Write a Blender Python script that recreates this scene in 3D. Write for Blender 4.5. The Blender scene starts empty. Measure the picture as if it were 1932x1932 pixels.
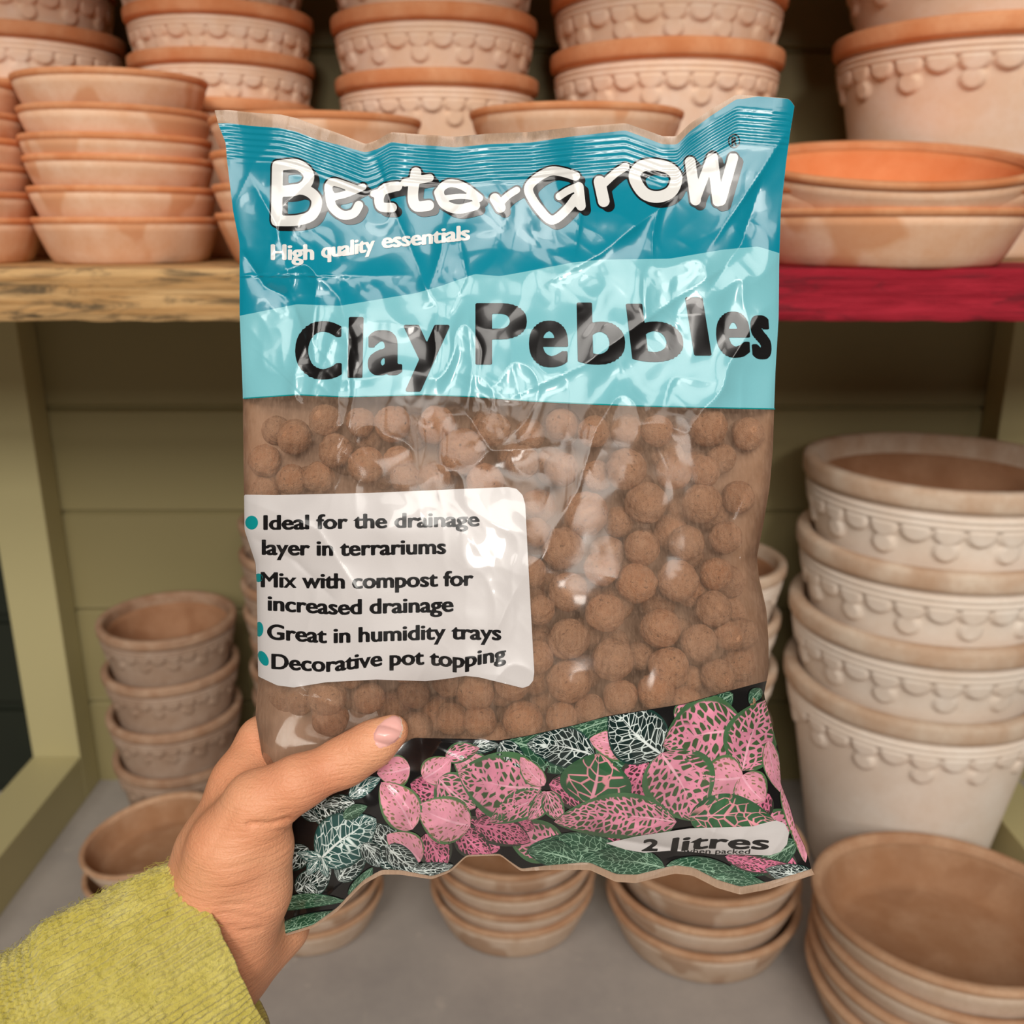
import bpy, bmesh, math, random
import numpy as np
from mathutils import Vector, Matrix
from mathutils.bvhtree import BVHTree

rng = np.random.default_rng(7)
random.seed(7)
SC = bpy.context.scene
COL = SC.collection
PI = math.pi

# ------------------------------------------------------------------ camera
F = 1800.0                      # focal length in pixels of the 1932 px frame
CAMZ = 0.85
PITCH = math.radians(16.9)
ct, st = math.cos(PITCH), math.sin(PITCH)
RIGHT = np.array([1.0, 0, 0]); FWD = np.array([0, ct, -st]); UPV = np.array([0, st, ct])
CAM = np.array([0, 0, CAMZ])
cd = bpy.data.cameras.new('camera'); cam = bpy.data.objects.new('camera', cd); COL.objects.link(cam)
cam.location = CAM; cam.rotation_euler = (PI/2 - PITCH, 0, 0)
cd.sensor_fit = 'HORIZONTAL'; cd.sensor_width = 36; cd.lens = 36*F/1932
cd.clip_start = 0.02; cd.clip_end = 50
cd.dof.use_dof = True; cd.dof.focus_distance = 0.385; cd.dof.aperture_fstop = 11.0
SC.camera = cam

# ------------------------------------------------------------------ world, lights, exposure
W = bpy.data.worlds.new('world'); SC.world = W; W.use_nodes = True
bgn = W.node_tree.nodes['Background']
bgn.inputs[0].default_value = (1.0, 0.94, 0.87, 1); bgn.inputs[1].default_value = 0.055

def area(name, loc, target, sx, sy, power, col=(1, .955, .89)):
    l = bpy.data.lights.new(name, 'AREA'); l.shape = 'RECTANGLE'; l.size = sx; l.size_y = sy
    l.energy = power; l.color = col
    o = bpy.data.objects.new(name, l); COL.objects.link(o); o.location = loc
    o.rotation_euler = (Vector(target)-Vector(loc)).to_track_quat('-Z', 'Y').to_euler()
    return o
area('ceiling_lamp', (-1.0, -1.5, 2.9), (0, 0.9, 0.8), 1.8, 0.9, 29)
area('ceiling_lamp', (1.0, -1.6, 2.9), (0, 0.9, 0.8), 1.8, 0.9, 29)
area('ceiling_lamp', (0.0, -3.4, 3.1), (0, 0.9, 0.8), 3.4, 0.7, 90)
area('ceiling_lamp', (0.5, -5.4, 3.0), (0, 1.2, 0.6), 0.8, 0.8, 70)
SC.view_settings.view_transform = 'Standard'
SC.view_settings.look = 'None'
SC.view_settings.exposure = 0.0
SC.view_settings.gamma = 1.0
SC.view_settings.use_curve_mapping = False
SC.cycles.max_bounces = 10
SC.cycles.transparent_max_bounces = 16

# ------------------------------------------------------------------ helpers
def lin(r, g, b):
    return tuple(((c/255)/12.92 if c/255 <= .04045 else ((c/255+.055)/1.055)**2.4) for c in (r, g, b)) + (1,)

def ray(x, y, d):
    """point at photo pixel (x, y) and distance d along the view axis"""
    x = np.asarray(x, float); y = np.asarray(y, float); d = np.asarray(d, float)
    return (CAM + ((x-966)/F*d)[..., None]*RIGHT + ((966-y)/F*d)[..., None]*UPV + d[..., None]*FWD)

def mesh_obj(name, verts, faces, mats=(), parent=None, origin=None, smooth=True, midx=None, normals=None, uv=None):
    v = np.asarray(verts, float).reshape(-1, 3)
    if parent is not None and origin is None:
        origin = np.array(parent['_o']) if '_o' in parent else None
    if origin is not None:
        v = v - np.asarray(origin)
    if normals is not None:                     # faces wound to agree with the given normals
        nn_ = np.asarray(normals); fl = []
        for q in faces:
            a_, b_, c_ = v[q[0]], v[q[1]], v[q[2]]
            g = np.cross(b_-a_, c_-a_)
            if len(q) > 3: g = g+np.cross(c_-a_, v[q[3]]-a_)
            fl.append(q[::-1] if g@nn_[q[0]] < 0 else q)
        faces = fl
    me = bpy.data.meshes.new(name)
    me.from_pydata(v.tolist(), [], faces if isinstance(faces, list) else [list(f) for f in faces])
    for m in (mats if isinstance(mats, (list, tuple)) else [mats]):
        me.materials.append(m)
    if midx is not None:
        me.polygons.foreach_set('material_index', np.asarray(midx, np.int32))
    me.polygons.foreach_set('use_smooth', np.full(len(me.polygons), smooth))
    if uv is not None:
        ul = me.uv_layers.new(name='UVMap')
        li = np.zeros(len(me.loops), np.int32); me.loops.foreach_get('vertex_index', li)
        ul.data.foreach_set('uv', np.asarray(uv, np.float32)[li].ravel())
    me.update()
    if normals is not None:
        me.normals_split_custom_set_from_vertices([tuple(n) for n in normals])
    o = bpy.data.objects.new(name, me); COL.objects.link(o)
    if parent is not None:
        o.parent = parent
    elif origin is not None:
        o.location = origin
    return o

def tag(o, label=None, cat=None, group=None, kind=None):
    if label: o['label'] = label
    if cat: o['category'] = cat
    if group: o['group'] = group
    if kind: o['kind'] = kind
    return o

ORIG = {}
def empty(name, loc, label, cat, group=None):
    o = bpy.data.objects.new(name, None); COL.objects.link(o)
    o.location = loc; o.empty_display_size = .02
    tag(o, label, cat, group); ORIG[o.name] = np.array(loc, float)
    return o

def box_arr(x0, x1, y0, y1, z0, z1, nx=1, ny=1, nz=1):
    """subdivided box as verts, faces"""
    V = []; Fc = []
    def face(fn, a, b):
        base = len(V)
        for j in range(b+1):
            for i in range(a+1):
                V.append(fn(i/a, j/b))
        for j in range(b):
            for i in range(a):
                k = base+j*(a+1)+i
                Fc.append([k, k+1, k+a+2, k+a+1])
    L = lambda p, q, t: p+(q-p)*t
    face(lambda u, v: (L(x0, x1, u), y0, L(z0, z1, v)), nx, nz)
    face(lambda u, v: (L(x1, x0, u), y1, L(z0, z1, v)), nx, nz)
    face(lambda u, v: (x0, L(y1, y0, u), L(z0, z1, v)), ny, nz)
    face(lambda u, v: (x1, L(y0, y1, u), L(z0, z1, v)), ny, nz)
    face(lambda u, v: (L(x0, x1, u), L(y0, y1, v), z1), nx, ny)
    face(lambda u, v: (L(x0, x1, u), L(y1, y0, v), z0), nx, ny)
    return np.array(V), Fc

def merge_bevel(o, width, seg=2, dist=1e-5):
    bm = bmesh.new(); bm.from_mesh(o.data)
    bmesh.ops.remove_doubles(bm, verts=bm.verts, dist=dist)
    if width:
        ed = [e for e in bm.edges if len(e.link_faces) == 2 and e.calc_face_angle(0) > .8]
        bmesh.ops.bevel(bm, geom=ed, offset=width, segments=seg, affect='EDGES', profile=.5)
    bm.to_mesh(o.data); bm.free()

# value noise -------------------------------------------------------
_T = rng.random((256, 256))
def vnoise(x, y, seed=0):
    x = np.asarray(x, float)+seed*17.31; y = np.asarray(y, float)+seed*7.77
    xi = np.floor(x).astype(int); yi = np.floor(y).astype(int)
    fx = x-xi; fy = y-yi
    fx = fx*fx*fx*(fx*(fx*6-15)+10); fy = fy*fy*fy*(fy*(fy*6-15)+10)
    g = lambda a, b: _T[a & 255, b & 255]
    return ((g(xi, yi)*(1-fx)+g(xi+1, yi)*fx)*(1-fy)+(g(xi, yi+1)*(1-fx)+g(xi+1, yi+1)*fx)*fy)*2-1
def fbm(x, y, o=4, seed=0):
    s = 0; a = 1; t = 0
    for k in range(o):
        s = s+a*vnoise(x*2**k, y*2**k, seed+k*3); t += a; a *= .5
    return s/t

# ------------------------------------------------------------------ materials
class N:
    def __init__(s, name):
        s.m = bpy.data.materials.new(name); s.m.use_nodes = True
        s.t = s.m.node_tree; s.t.nodes.clear()
        s.out = s.t.nodes.new('ShaderNodeOutputMaterial')
    def n(s, typ, **kw):
        x = s.t.nodes.new('ShaderNode'+typ)
        for k, v in kw.items():
            if k.startswith('i_'):
                x.inputs[k[2:].replace('_', ' ')].default_value = v
            else:
                setattr(x, k, v)
        return x
    def l(s, a, b): s.t.links.new(a, b)
    def put(s, sock, v):
        if hasattr(v, 'is_output') or hasattr(v, 'node'): s.l(v, sock)
        else: sock.default_value = v
    def math(s, op, a, b=0.0, c=0.0, clamp=False):
        x = s.n('Math', operation=op); x.use_clamp = clamp
        s.put(x.inputs[0], a); s.put(x.inputs[1], b)
        if len(x.inputs) > 2: s.put(x.inputs[2], c)
        return x.outputs[0]
    def mix(s, fac, a, b, blend='MIX'):
        x = s.n('Mix', data_type='RGBA', blend_type=blend)
        s.put(x.inputs[0], fac); s.put(x.inputs[6], a); s.put(x.inputs[7], b)
        return x.outputs[2]
    def ramp(s, fac, stops):
        x = s.n('ValToRGB'); e = x.color_ramp.elements
        while len(e) < len(stops): e.new(.5)
        for k, (p, c) in enumerate(stops):
            e[k].position = p; e[k].color = c if hasattr(c, '__len__') else (c, c, c, 1)
        s.put(x.inputs[0], fac); return x.outputs[0]
    def coord(s, which='Object', scale=(1, 1, 1), rnd=0):
        t = s.n('TexCoord'); mp = s.n('Mapping'); mp.inputs['Scale'].default_value = scale
        s.l(t.outputs[which], mp.inputs[0])
        if rnd:
            oi = s.n('ObjectInfo'); cm = s.n('CombineXYZ')
            r = s.math('MULTIPLY', oi.outputs['Random'], rnd)
            s.l(r, cm.inputs[0]); s.l(r, cm.inputs[1]); s.l(cm.outputs[0], mp.inputs[1])
        return mp.outputs[0]
    def noise(s, vec, scale, detail=4, rough=.55, dist=0):
        x = s.n('TexNoise'); s.l(vec, x.inputs['Vector']); x.inputs['Scale'].default_value = scale
        x.inputs['Detail'].default_value = detail; x.inputs['Roughness'].default_value = rough
        x.inputs['Distortion'].default_value = dist
        return x.outputs[0]
    def voro(s, vec, scale, feature='F1', rand=1):
        x = s.n('TexVoronoi', feature=feature); s.l(vec, x.inputs['Vector']); x.inputs['Scale'].default_value = scale
        x.inputs['Randomness'].default_value = rand
        return x.outputs[0]
    def bump(s, h, strength=.3, dist=.001, normal=None):
        x = s.n('Bump'); x.inputs['Strength'].default_value = strength; x.inputs['Distance'].default_value = dist
        s.put(x.inputs['Height'], h)
        if normal is not None: s.l(normal, x.inputs['Normal'])
        return x.outputs[0]
    def pbsdf(s, col, rough=.6, normal=None, spec=.5, **kw):
        p = s.n('BsdfPrincipled'); s.put(p.inputs['Base Color'], col); s.put(p.inputs['Roughness'], rough)
        p.inputs['Specular IOR Level'].default_value = spec
        for k, v in kw.items(): s.put(p.inputs[k.replace('_', ' ')], v)
        if normal is not None: s.l(normal, p.inputs['Normal'])
        return p.outputs[0]
    def done(s, sh): s.l(sh, s.out.inputs[0]); return s.m

def clay_mat(name, base, dark, pale, stain):
    n = N(name); v = n.coord('Object', rnd=9)
    a = n.noise(v, 3.0, 5, .6); b = n.noise(v, 26, 4, .65)
    c = n.mix(n.ramp(a, [(.38, 0.0), (.66, 1.0)]), base, pale)
    c = n.mix(n.math('MULTIPLY', n.ramp(b, [(.45, 0.0), (.75, 1.0)]), .25), c, dark)
    s = n.noise(n.coord('Object', (1, 1, .8), rnd=5), 1.7, 2, .5)
    c = n.mix(n.math('MULTIPLY', n.ramp(s, [(.56, 0.0), (.62, 1.0)]), stain), c, dark)
    oi = n.n('ObjectInfo')
    hs = n.n('HueSaturation'); n.put(hs.inputs['Value'], n.math('MULTIPLY_ADD', oi.outputs['Random'], .16, .92)); n.l(c, hs.inputs['Color'])
    pits = n.ramp(n.voro(v, 16), [(.02, 0.0), (.07, 1.0)])
    h = n.math('ADD', n.math('MULTIPLY', b, .5), n.math('MULTIPLY', pits, .8))
    return n.done(n.pbsdf(hs.outputs[0], .86, n.bump(h, .22, .0012), .25))

M = {}
M['clay_pale'] = clay_mat('pale_terracotta', lin(242, 208, 178), lin(228, 182, 144), lin(246, 220, 198), .25)
M['clay_rim'] = clay_mat('orange_terracotta', lin(216, 142, 94), lin(194, 114, 66), lin(228, 166, 122), .3)
M['saucer_pale'] = clay_mat('saucer_terracotta', lin(228, 180, 144), lin(210, 144, 98), lin(236, 198, 168), .7)
M['inner_orange'] = clay_mat('inner_terracotta', lin(226, 136, 84), lin(210, 118, 66), lin(232, 148, 98), .2)
M['grey_body'] = clay_mat('whitewashed_clay', lin(234, 217, 200), lin(218, 196, 174), lin(240, 227, 213), .2)
M['grey_rim'] = clay_mat('worn_clay_rim', lin(206, 174, 146), lin(180, 142, 112), lin(226, 206, 184), .35)
M['grey_inner'] = clay_mat('brown_clay', lin(158, 112, 80), lin(136, 92, 62), lin(172, 128, 96), .3)
M['shaded_brown_body'] = clay_mat('aged_shaded_clay', lin(164, 137, 116), lin(136, 104, 82), lin(178, 154, 135), .3)  # old clay, body and rim browned: shade on the left stacks put into colour
M['shaded_brown_rim'] = clay_mat('aged_shaded_clay_rim', lin(166, 128, 100), lin(138, 100, 76), lin(188, 156, 130), .35)
M['dish_body'] = clay_mat('dish_clay', lin(200, 174, 150), lin(168, 132, 104), lin(212, 190, 170), .7)
M['dish_rim'] = clay_mat('dish_rim_clay', lin(186, 142, 108), lin(158, 112, 80), lin(206, 168, 136), .35)
M['dish_inner'] = clay_mat('dish_inner_clay', lin(168, 124, 90), lin(148, 104, 72), lin(182, 142, 110), .35)

def paint_mat(name, col, rough=.55):
    n = N(name); v = n.coord('Object')
    a = n.noise(v, 2.5, 3); b = n.noise(v, 160, 3)
    c = n.mix(n.math('MULTIPLY', a, .25), col, tuple(x*.8 for x in col[:3])+(1,))
    return n.done(n.pbsdf(c, rough, n.bump(b, .12, .0006), .35))
M['paint'] = paint_mat('olive_board_paint', lin(152, 140, 98))
M['frame_paint'] = paint_mat('sage_frame_paint', lin(190, 179, 132))

def floor_mat():
    n = N('grey_floor'); v = n.coord('Object')
    a = n.noise(v, 5, 5, .65); b = n.noise(v, 90, 4, .7)
    sp = n.ramp(n.noise(v, 28, 2, .6), [(.66, 0.0), (.74, 1.0)])
    c = n.mix(n.ramp(a, [(.35, 0.0), (.7, 1.0)]), lin(166, 158, 152), lin(188, 179, 170))
    c = n.mix(n.math('MULTIPLY', b, .35), c, lin(146, 140, 137))
    c = n.mix(n.math('MULTIPLY', sp, .35), c, lin(208, 196, 182))
    return n.done(n.pbsdf(c, .55, n.bump(b, .15, .001), .35))
M['floor'] = floor_mat()

def wood_mat(name, c1, c2, c3, sx=3):
    n = N(name); v = n.coord('Object', (sx, 10, 70))
    a = n.noise(v, 1.0, 6, .62, 1.2)
    v2 = n.coord('Object', (9, 20, 60)); b = n.noise(v2, 1.2, 5, .7, 1.0)
    c = n.mix(n.ramp(a, [(.36, 0.0), (.6, 1.0)]), c1, c2)
    c = n.mix(n.ramp(b, [(.5, 0.0), (.62, .9)]), c, c3)
    f = n.noise(n.coord('Object', (12, 80, 260)), 1, 4, .7)
    c = n.mix(n.math('MULTIPLY', f, .5), c, c3)
    h = n.math('ADD', a, n.math('MULTIPLY', f, .7))
    return n.done(n.pbsdf(c, .8, n.bump(h, .8, .004), .2))
M['wood'] = wood_mat('rough_sawn_wood', lin(238, 194, 136), lin(206, 156, 98), lin(92, 78, 58))
M['wood_pale'] = wood_mat('pale_wood', lin(218, 184, 146), lin(198, 160, 120), lin(160, 126, 92))
M['wood_red'] = wood_mat('red_painted_wood', lin(186, 40, 58), lin(156, 24, 42), lin(118, 30, 40), 5)

def film_print(name, col, rough=.22, grain=.08):
    n = N(name)
    v = n.coord('Object', (1, 1, 1)); g = n.noise(v, 1500, 2)
    c = n.mix(n.math('MULTIPLY', g, grain), col, tuple(min(1, x*1.5+.05) for x in col[:3])+(1,))
    w = n.noise(v, 160, 2, .5)
    return n.done(n.pbsdf(c, rough, n.bump(w, .06, .0003), .5, Coat_Weight=.35, Coat_Roughness=.05))
M['teal_dark'] = film_print('dark_teal_print', lin(0, 130, 152))
M['teal_light'] = film_print('light_teal_print', lin(122, 188, 197))
M['ink_black'] = film_print('black_ink', lin(22, 20, 20), grain=.01)
M['ink_white'] = film_print('white_ink', lin(224, 222, 218))
M['ink_teal'] = film_print('teal_ink', lin(0, 138, 140))
M['label_white'] = film_print('white_label', lin(204, 198, 196), .3)
M['leaf_ground'] = film_print('dark_leaf_ground', lin(20, 18, 18), grain=.02)

def clear_film(name, dust, col):
    n = N(name); tc = n.n('TexCoord')
    v = n.coord('Object', (1, 1, .06)); s = n.noise(v, 700, 3, .7)
    v2 = n.coord('Object'); cl = n.noise(v2, 38, 4, .6)
    sc = n.noise(n.coord('Object', (1, 1, .12), 0), 1600, 2, .5)
    f = n.math('MULTIPLY_ADD', n.ramp(s, [(.4, 0.0), (.75, 1.0)]), .14, dust)
    f = n.math('MULTIPLY_ADD', n.ramp(cl, [(.42, 0.0), (.7, 1.0)]), .17, f)
    f = n.math('MULTIPLY_ADD', n.ramp(sc, [(.62, 0.0), (.75, 1.0)]), .12, f, True)
    tr = n.n('BsdfTransparent'); tr.inputs[0].default_value = (.97, .95, .92, 1)
    df = n.n('BsdfDiffuse'); n.put(df.inputs[0], col)
    m1 = n.n('MixShader'); n.l(f, m1.inputs[0]); n.l(tr.outputs[0], m1.inputs[1]); n.l(df.outputs[0], m1.inputs[2])
    bp = n.bump(n.noise(v2, 200, 2, .5), .08, .0003)
    fr = n.n('Fresnel'); fr.inputs[0].default_value = 1.5; n.l(bp, fr.inputs['Normal'])
    gl = n.n('BsdfGlossy'); gl.inputs['Roughness'].default_value = .13; n.l(bp, gl.inputs['Normal'])
    m2 = n.n('MixShader'); n.l(n.math('MULTIPLY', fr.outputs[0], .65, clamp=True), m2.inputs[0])
    n.l(m1.outputs[0], m2.inputs[1]); n.l(gl.outputs[0], m2.inputs[2])
    return n.done(m2.outputs[0])
M['film'] = clear_film('dusty_clear_film', .11, lin(200, 164, 138))
M['seal_film'] = clear_film('sealed_clear_film', .42, lin(206, 176, 150))
M['back_film'] = film_print('brown_back_film', lin(168, 128, 98), .5)

def leaf_mat(name, cell, vein, edge, thr, soft, scale, midc, edge_w=.84, sidek=0.0):
    """leaf pattern in the leaf's own UVs: u along the midrib, v across"""
    n = N(name); tc = n.n('TexCoord'); sp = n.n('SeparateXYZ'); n.l(tc.outputs['UV'], sp.inputs[0])
    u, vv = sp.outputs[0], sp.outputs[1]
    fr = n.math('FRACT', n.math('ADD', vv, 0)); 
    idn = n.math('FLOOR', vv)
    va = n.math('ABSOLUTE', n.math('MULTIPLY', n.math('SUBTRACT', fr, .5), 2.2))
    cmb = n.n('CombineXYZ'); n.l(n.math('MULTIPLY_ADD', va, -.35, u), cmb.inputs[0]); n.l(n.math('MULTIPLY', vv, 1.25), cmb.inputs[1]); n.l(idn, cmb.inputs[2])
    vo = n.n('TexVoronoi', feature='DISTANCE_TO_EDGE'); n.l(cmb.outputs[0], vo.inputs['Vector']); vo.inputs['Scale'].default_value = scale
    d = vo.outputs[0]
    side = n.math('ABSOLUTE', n.math('SUBTRACT', n.math('FRACT', n.math('MULTIPLY', n.math('MULTIPLY_ADD', va, -.42, u), 5.0)), .5))
    side = n.math('MULTIPLY', n.math('SUBTRACT', .5, side), 1.1)
    dd = n.math('MINIMUM', d, n.math('ADD', side, .0)) if sidek else d
    grow = n.math('MULTIPLY_ADD', n.math('SUBTRACT', 1.0, va), thr*.8, thr)
    mask = n.math('DIVIDE', n.math('SUBTRACT', n.math('ADD', grow, soft), dd), 2*soft, clamp=True)
    mid = n.math('DIVIDE', n.math('SUBTRACT', n.math('MULTIPLY_ADD', u, -.05, .085), va), .03, clamp=True)
    nz = n.noise(tc.outputs['UV'], 4, 4, .6)
    c = n.mix(n.math('MULTIPLY', nz, .5), cell, tuple(x*.45 for x in cell[:3])+(1,))
    vc = n.mix(n.math('MULTIPLY', nz, .6), vein, midc)
    c = n.mix(mask, c, vc); c = n.mix(mid, c, midc)
    e = n.math('DIVIDE', n.math('SUBTRACT', n.math('MULTIPLY_ADD', nz, .12, va), edge_w), .06, clamp=True)
    c = n.mix(e, c, edge)
    tone = n.noise(tc.outputs['UV'], 1.6, 3, .5)
    hs = n.n('HueSaturation'); n.put(hs.inputs['Value'], n.math('MULTIPLY_ADD', tone, 1.1, .42)); n.put(hs.inputs['Saturation'], .92); n.l(c, hs.inputs['Color']); c = hs.outputs[0]
    return n.done(n.pbsdf(c, .22, None, .5, Coat_Weight=.6, Coat_Roughness=.05))
PK, PKL, GR, DG = lin(214, 108, 142), lin(240, 168, 188), lin(62, 98, 58), lin(14, 40, 38)
M['leaf_pink'] = leaf_mat('pink_leaf', lin(70, 98, 58), PK, lin(66, 106, 66), .10, .03, 6.2, PKL)
M['leaf_rose'] = leaf_mat('rose_leaf', lin(150, 120, 90), lin(222, 128, 152), lin(82, 118, 70), .16, .03, 8, PKL, .9)
M['leaf_magenta'] = leaf_mat('magenta_leaf', lin(70, 52, 48), lin(206, 90, 130), lin(56, 60, 50), .09, .02, 8, lin(224, 120, 156))
M['leaf_green'] = leaf_mat('green_leaf', lin(48, 104, 62), lin(222, 132, 142), lin(46, 92, 56), .032, .015, 3.2, lin(232, 150, 170))
M['leaf_white'] = leaf_mat('white_veined_leaf', DG, lin(206, 220, 214), lin(20, 60, 52), .030, .018, 5, lin(226, 234, 230), .95, 1)
M['leaf_teal'] = leaf_mat('teal_leaf', lin(24, 84, 80), lin(206, 226, 220), lin(20, 66, 60), .030, .018, 5, lin(226, 236, 232), .95, 1)
M['leaf_dim'] = leaf_mat('dim_green_leaf', lin(36, 84, 58), lin(140, 182, 150), lin(30, 66, 48), .022, .022, 6, lin(150, 186, 158), .95)

def pebble_mat():
    n = N('clay_pebble'); v = n.coord('Object', rnd=20)
    a = n.noise(v, 2.4, 5, .65); b = n.noise(v, 13, 4, .7); s = n.noise(v, 4.5, 3, .6)
    oi = n.n('ObjectInfo')
    c = n.mix(oi.outputs['Random'], lin(192, 136, 100), lin(172, 130, 102))
    c = n.mix(n.ramp(a, [(.4, 0.0), (.7, .8)]), c, lin(208, 162, 130))
    c = n.mix(n.ramp(s, [(.60, 0.0), (.70, .8)]), c, lin(92, 66, 52))
    c = n.mix(n.ramp(b, [(.55, 0.0), (.72, .8)]), c, lin(110, 72, 50))
    h = n.math('ADD', b, n.math('MULTIPLY', a, 1.2))
    return n.done(n.pbsdf(c, .85, n.bump(h, .7, .0016), .25))
M['pebble'] = pebble_mat()

def skin_mat():
    n = N('skin'); v = n.coord('Object')
    a = n.noise(v, 28, 3, .5); b = n.noise(v, 900, 3, .6); r = n.noise(v, 16, 2)
    c = n.mix(n.ramp(a, [(.35, 0.0), (.7, 1.0)]), lin(226, 154, 114), lin(236, 174, 134))
    c = n.mix(n.math('MULTIPLY', n.ramp(r, [(.5, 0.0), (.72, 1.0)]), .5), c, lin(214, 124, 92))
    vl = n.coord('Object', (60, 60, 520)); wr = n.noise(vl, 1.0, 3, .6, .4)
    h = n.math('ADD', n.math('MULTIPLY', b, .35), n.math('MULTIPLY', wr, .6))
    return n.done(n.pbsdf(c, .48, n.bump(h, .6, .0018), .4, Subsurface_Weight=.12, Subsurface_Radius=(.006, .0025, .0014), Subsurface_Scale=.6))
M['skin'] = skin_mat()
n = N('thumb_nail'); M['nail'] = n.done(n.pbsdf(lin(246, 184, 174), .28, None, .5, Coat_Weight=.3, Coat_Roughness=.1))
n = N('nail_edge'); M['nail_edge'] = n.done(n.pbsdf(lin(246, 220, 200), .3, None, .5))

def knit_mat():
    n = N('lime_knit'); v = n.coord('Object')
    a = n.noise(v, 60, 4, .6); b = n.noise(v, 700, 4, .75)
    c = n.mix(n.ramp(a, [(.35, 0.0), (.7, 1.0)]), lin(203, 186, 82), lin(222, 207, 114))
    c = n.mix(n.ramp(b, [(.5, 0.0), (.75, .6)]), c, lin(168, 156, 62))
    return n.done(n.pbsdf(c, .95, n.bump(b, .9, .0015), .1, Sheen_Weight=.35, Sheen_Roughness=.5))
M['knit'] = knit_mat()
n = N('lime_fibre'); M['fibre'] = n.done(n.pbsdf(lin(206, 196, 96), .9, None, .1))

# ------------------------------------------------------------------ setting
def struct(o): o['kind'] = 'structure'; return o
WY = 1.33                                       # back wall
GS = .1535; GZ0 = CAMZ-.251
v, f = box_arr(-2.2, 2.2, -2.5, WY, -.04, 0)
struct(mesh_obj('floor', v, f, M['floor'], smooth=False))
# back wall of horizontal boards with grooves: a profile swept along x
prof = []
z = -.02
zs = sorted(GZ0+k*GS for k in range(-5, 8))
for g in zs:
    if g < .01: continue
    for dz, dy in ((-.0055, 0), (-.0035, .002), (-.0012, .006), (.0012, .006), (.0032, .0005), (.0045, -.0012), (.0062, 0)):
        prof.append((g+dz, dy))
prof = [(0, 0)]+prof+[(2.0, 0)]
V = []; Fc = []
for k, (zz, dy) in enumerate(prof):
    V += [(-2.2, WY+dy, zz), (2.2, WY+dy, zz)]
    if k: Fc.append([2*k-2, 2*k-1, 2*k+1, 2*k])
nb = len(V)
V += [(-2.2, WY+.03, 0), (2.2, WY+.03, 0), (2.2, WY+.03, 2.0), (-2.2, WY+.03, 2.0)]
Fc += [[nb+1, nb, nb+3, nb+2]]
struct(mesh_obj('wall_back', V, Fc, M['paint'], smooth=False))
# timber frames of the bay: one post and one floor rail each side
for nm, x0, x1, k in (('left', -.727, -.655, 1), ('right', .664, .736, 2)):
    v, f = box_arr(x0, x1, 1.277, WY-.002, 0.0, 1.75)
    o = mesh_obj('trim_%d' % (2*k-1), v, f, M['frame_paint'], smooth=False); merge_bevel(o, .0015); struct(o)
    v, f = box_arr(x0, x1, .2, 1.276, 0.0, .074)
    o = mesh_obj('trim_%d' % (2*k), v, f, M['frame_paint'], smooth=False); merge_bevel(o, .0015); struct(o)

# dark slatted board in the next bay
v, f = box_arr(-1.0, -.731, 1.296, 1.324, 0, .44, 1, 1, 1)
n = N('dark_green_paint'); M['dark_green'] = n.done(n.pbsdf(lin(34, 38, 28), .6, None, .3))
bd = mesh_obj('slatted_board', v, f, M['dark_green'], origin=np.array([-.865, 1.31, 0]), smooth=False); merge_bevel(bd, .002)
tag(bd, 'dark green board standing in the next bay, left of the post', 'board')
for k in range(3):
    v, f = box_arr(-1.0, -.731, 1.288, 1.2958, .02+.142*k, .145+.142*k)
    sl = mesh_obj('slat', v, f, M['dark_green'], None, np.array([-.865, 1.31, 0]), smooth=False); sl.location = (0, 0, 0); sl.parent = bd
# shelf ------------------------------------------------------------
SHZ = CAMZ-.0387; SHT = .0445; SHF = .85
def plank(name, x0, x1, y0, y1, mat, label, rough=.0016, top=0.0):
    v, f = box_arr(x0, x1, y0, y1, SHZ-SHT, SHZ+top, 160, 24, 14)
    fr = np.exp(-((v[:, 1]-y0)/.01)**2)
    edge = np.minimum(np.abs(v[:, 2]-(SHZ+top)), np.abs(v[:, 2]-(SHZ-SHT)))
    v[:, 1] += fr*rough*(fbm(v[:, 0]*26, v[:, 2]*130, 4, 3)*1.6) + fr*.003*np.exp(-(edge/.003)**2)
    low = (v[:, 2] < SHZ-SHT+.004)
    v[:, 2] += np.where(low, fr*rough*1.2*fbm(v[:, 0]*40, v[:, 1]*0+1.7, 4, 8), 0)
    o = mesh_obj(name, v, f, mat, origin=np.array([(x0+x1)/2, (y0+y1)/2, SHZ-SHT]))
    merge_bevel(o, 0)
    for p in o.data.polygons: p.use_smooth = True
    o.data.set_sharp_from_angle(angle=.7)
    return tag(o, label, 'shelf plank')
plank('shelf_plank', -1.25, .02, SHF, 1.275, M['wood'], 'rough natural wood shelf plank with weathered front edge carrying the left pots')
plank('shelf_plank', .024, 1.25, SHF, 1.0, M['wood_red'], 'red painted front shelf plank under the tilted saucer stack', .0009)
plank('shelf_plank', .024, 1.25, 1.003, 1.275, M['wood_pale'], 'pale wood shelf plank behind the red plank on the right')

v_, f_ = box_arr(-1.25, 1.25, .86, 1.275, 1.19, 1.235)  # unseen plank, added to shade the wall behind the upper pots
o = mesh_obj('shelf_plank', v_, f_, M['wood_pale'], origin=np.array([0, 1.07, 1.19]), smooth=False); merge_bevel(o, .002)
tag(o, 'added pale wood plank above the tall pot stacks, shading the wall behind', 'shelf plank')
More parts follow.
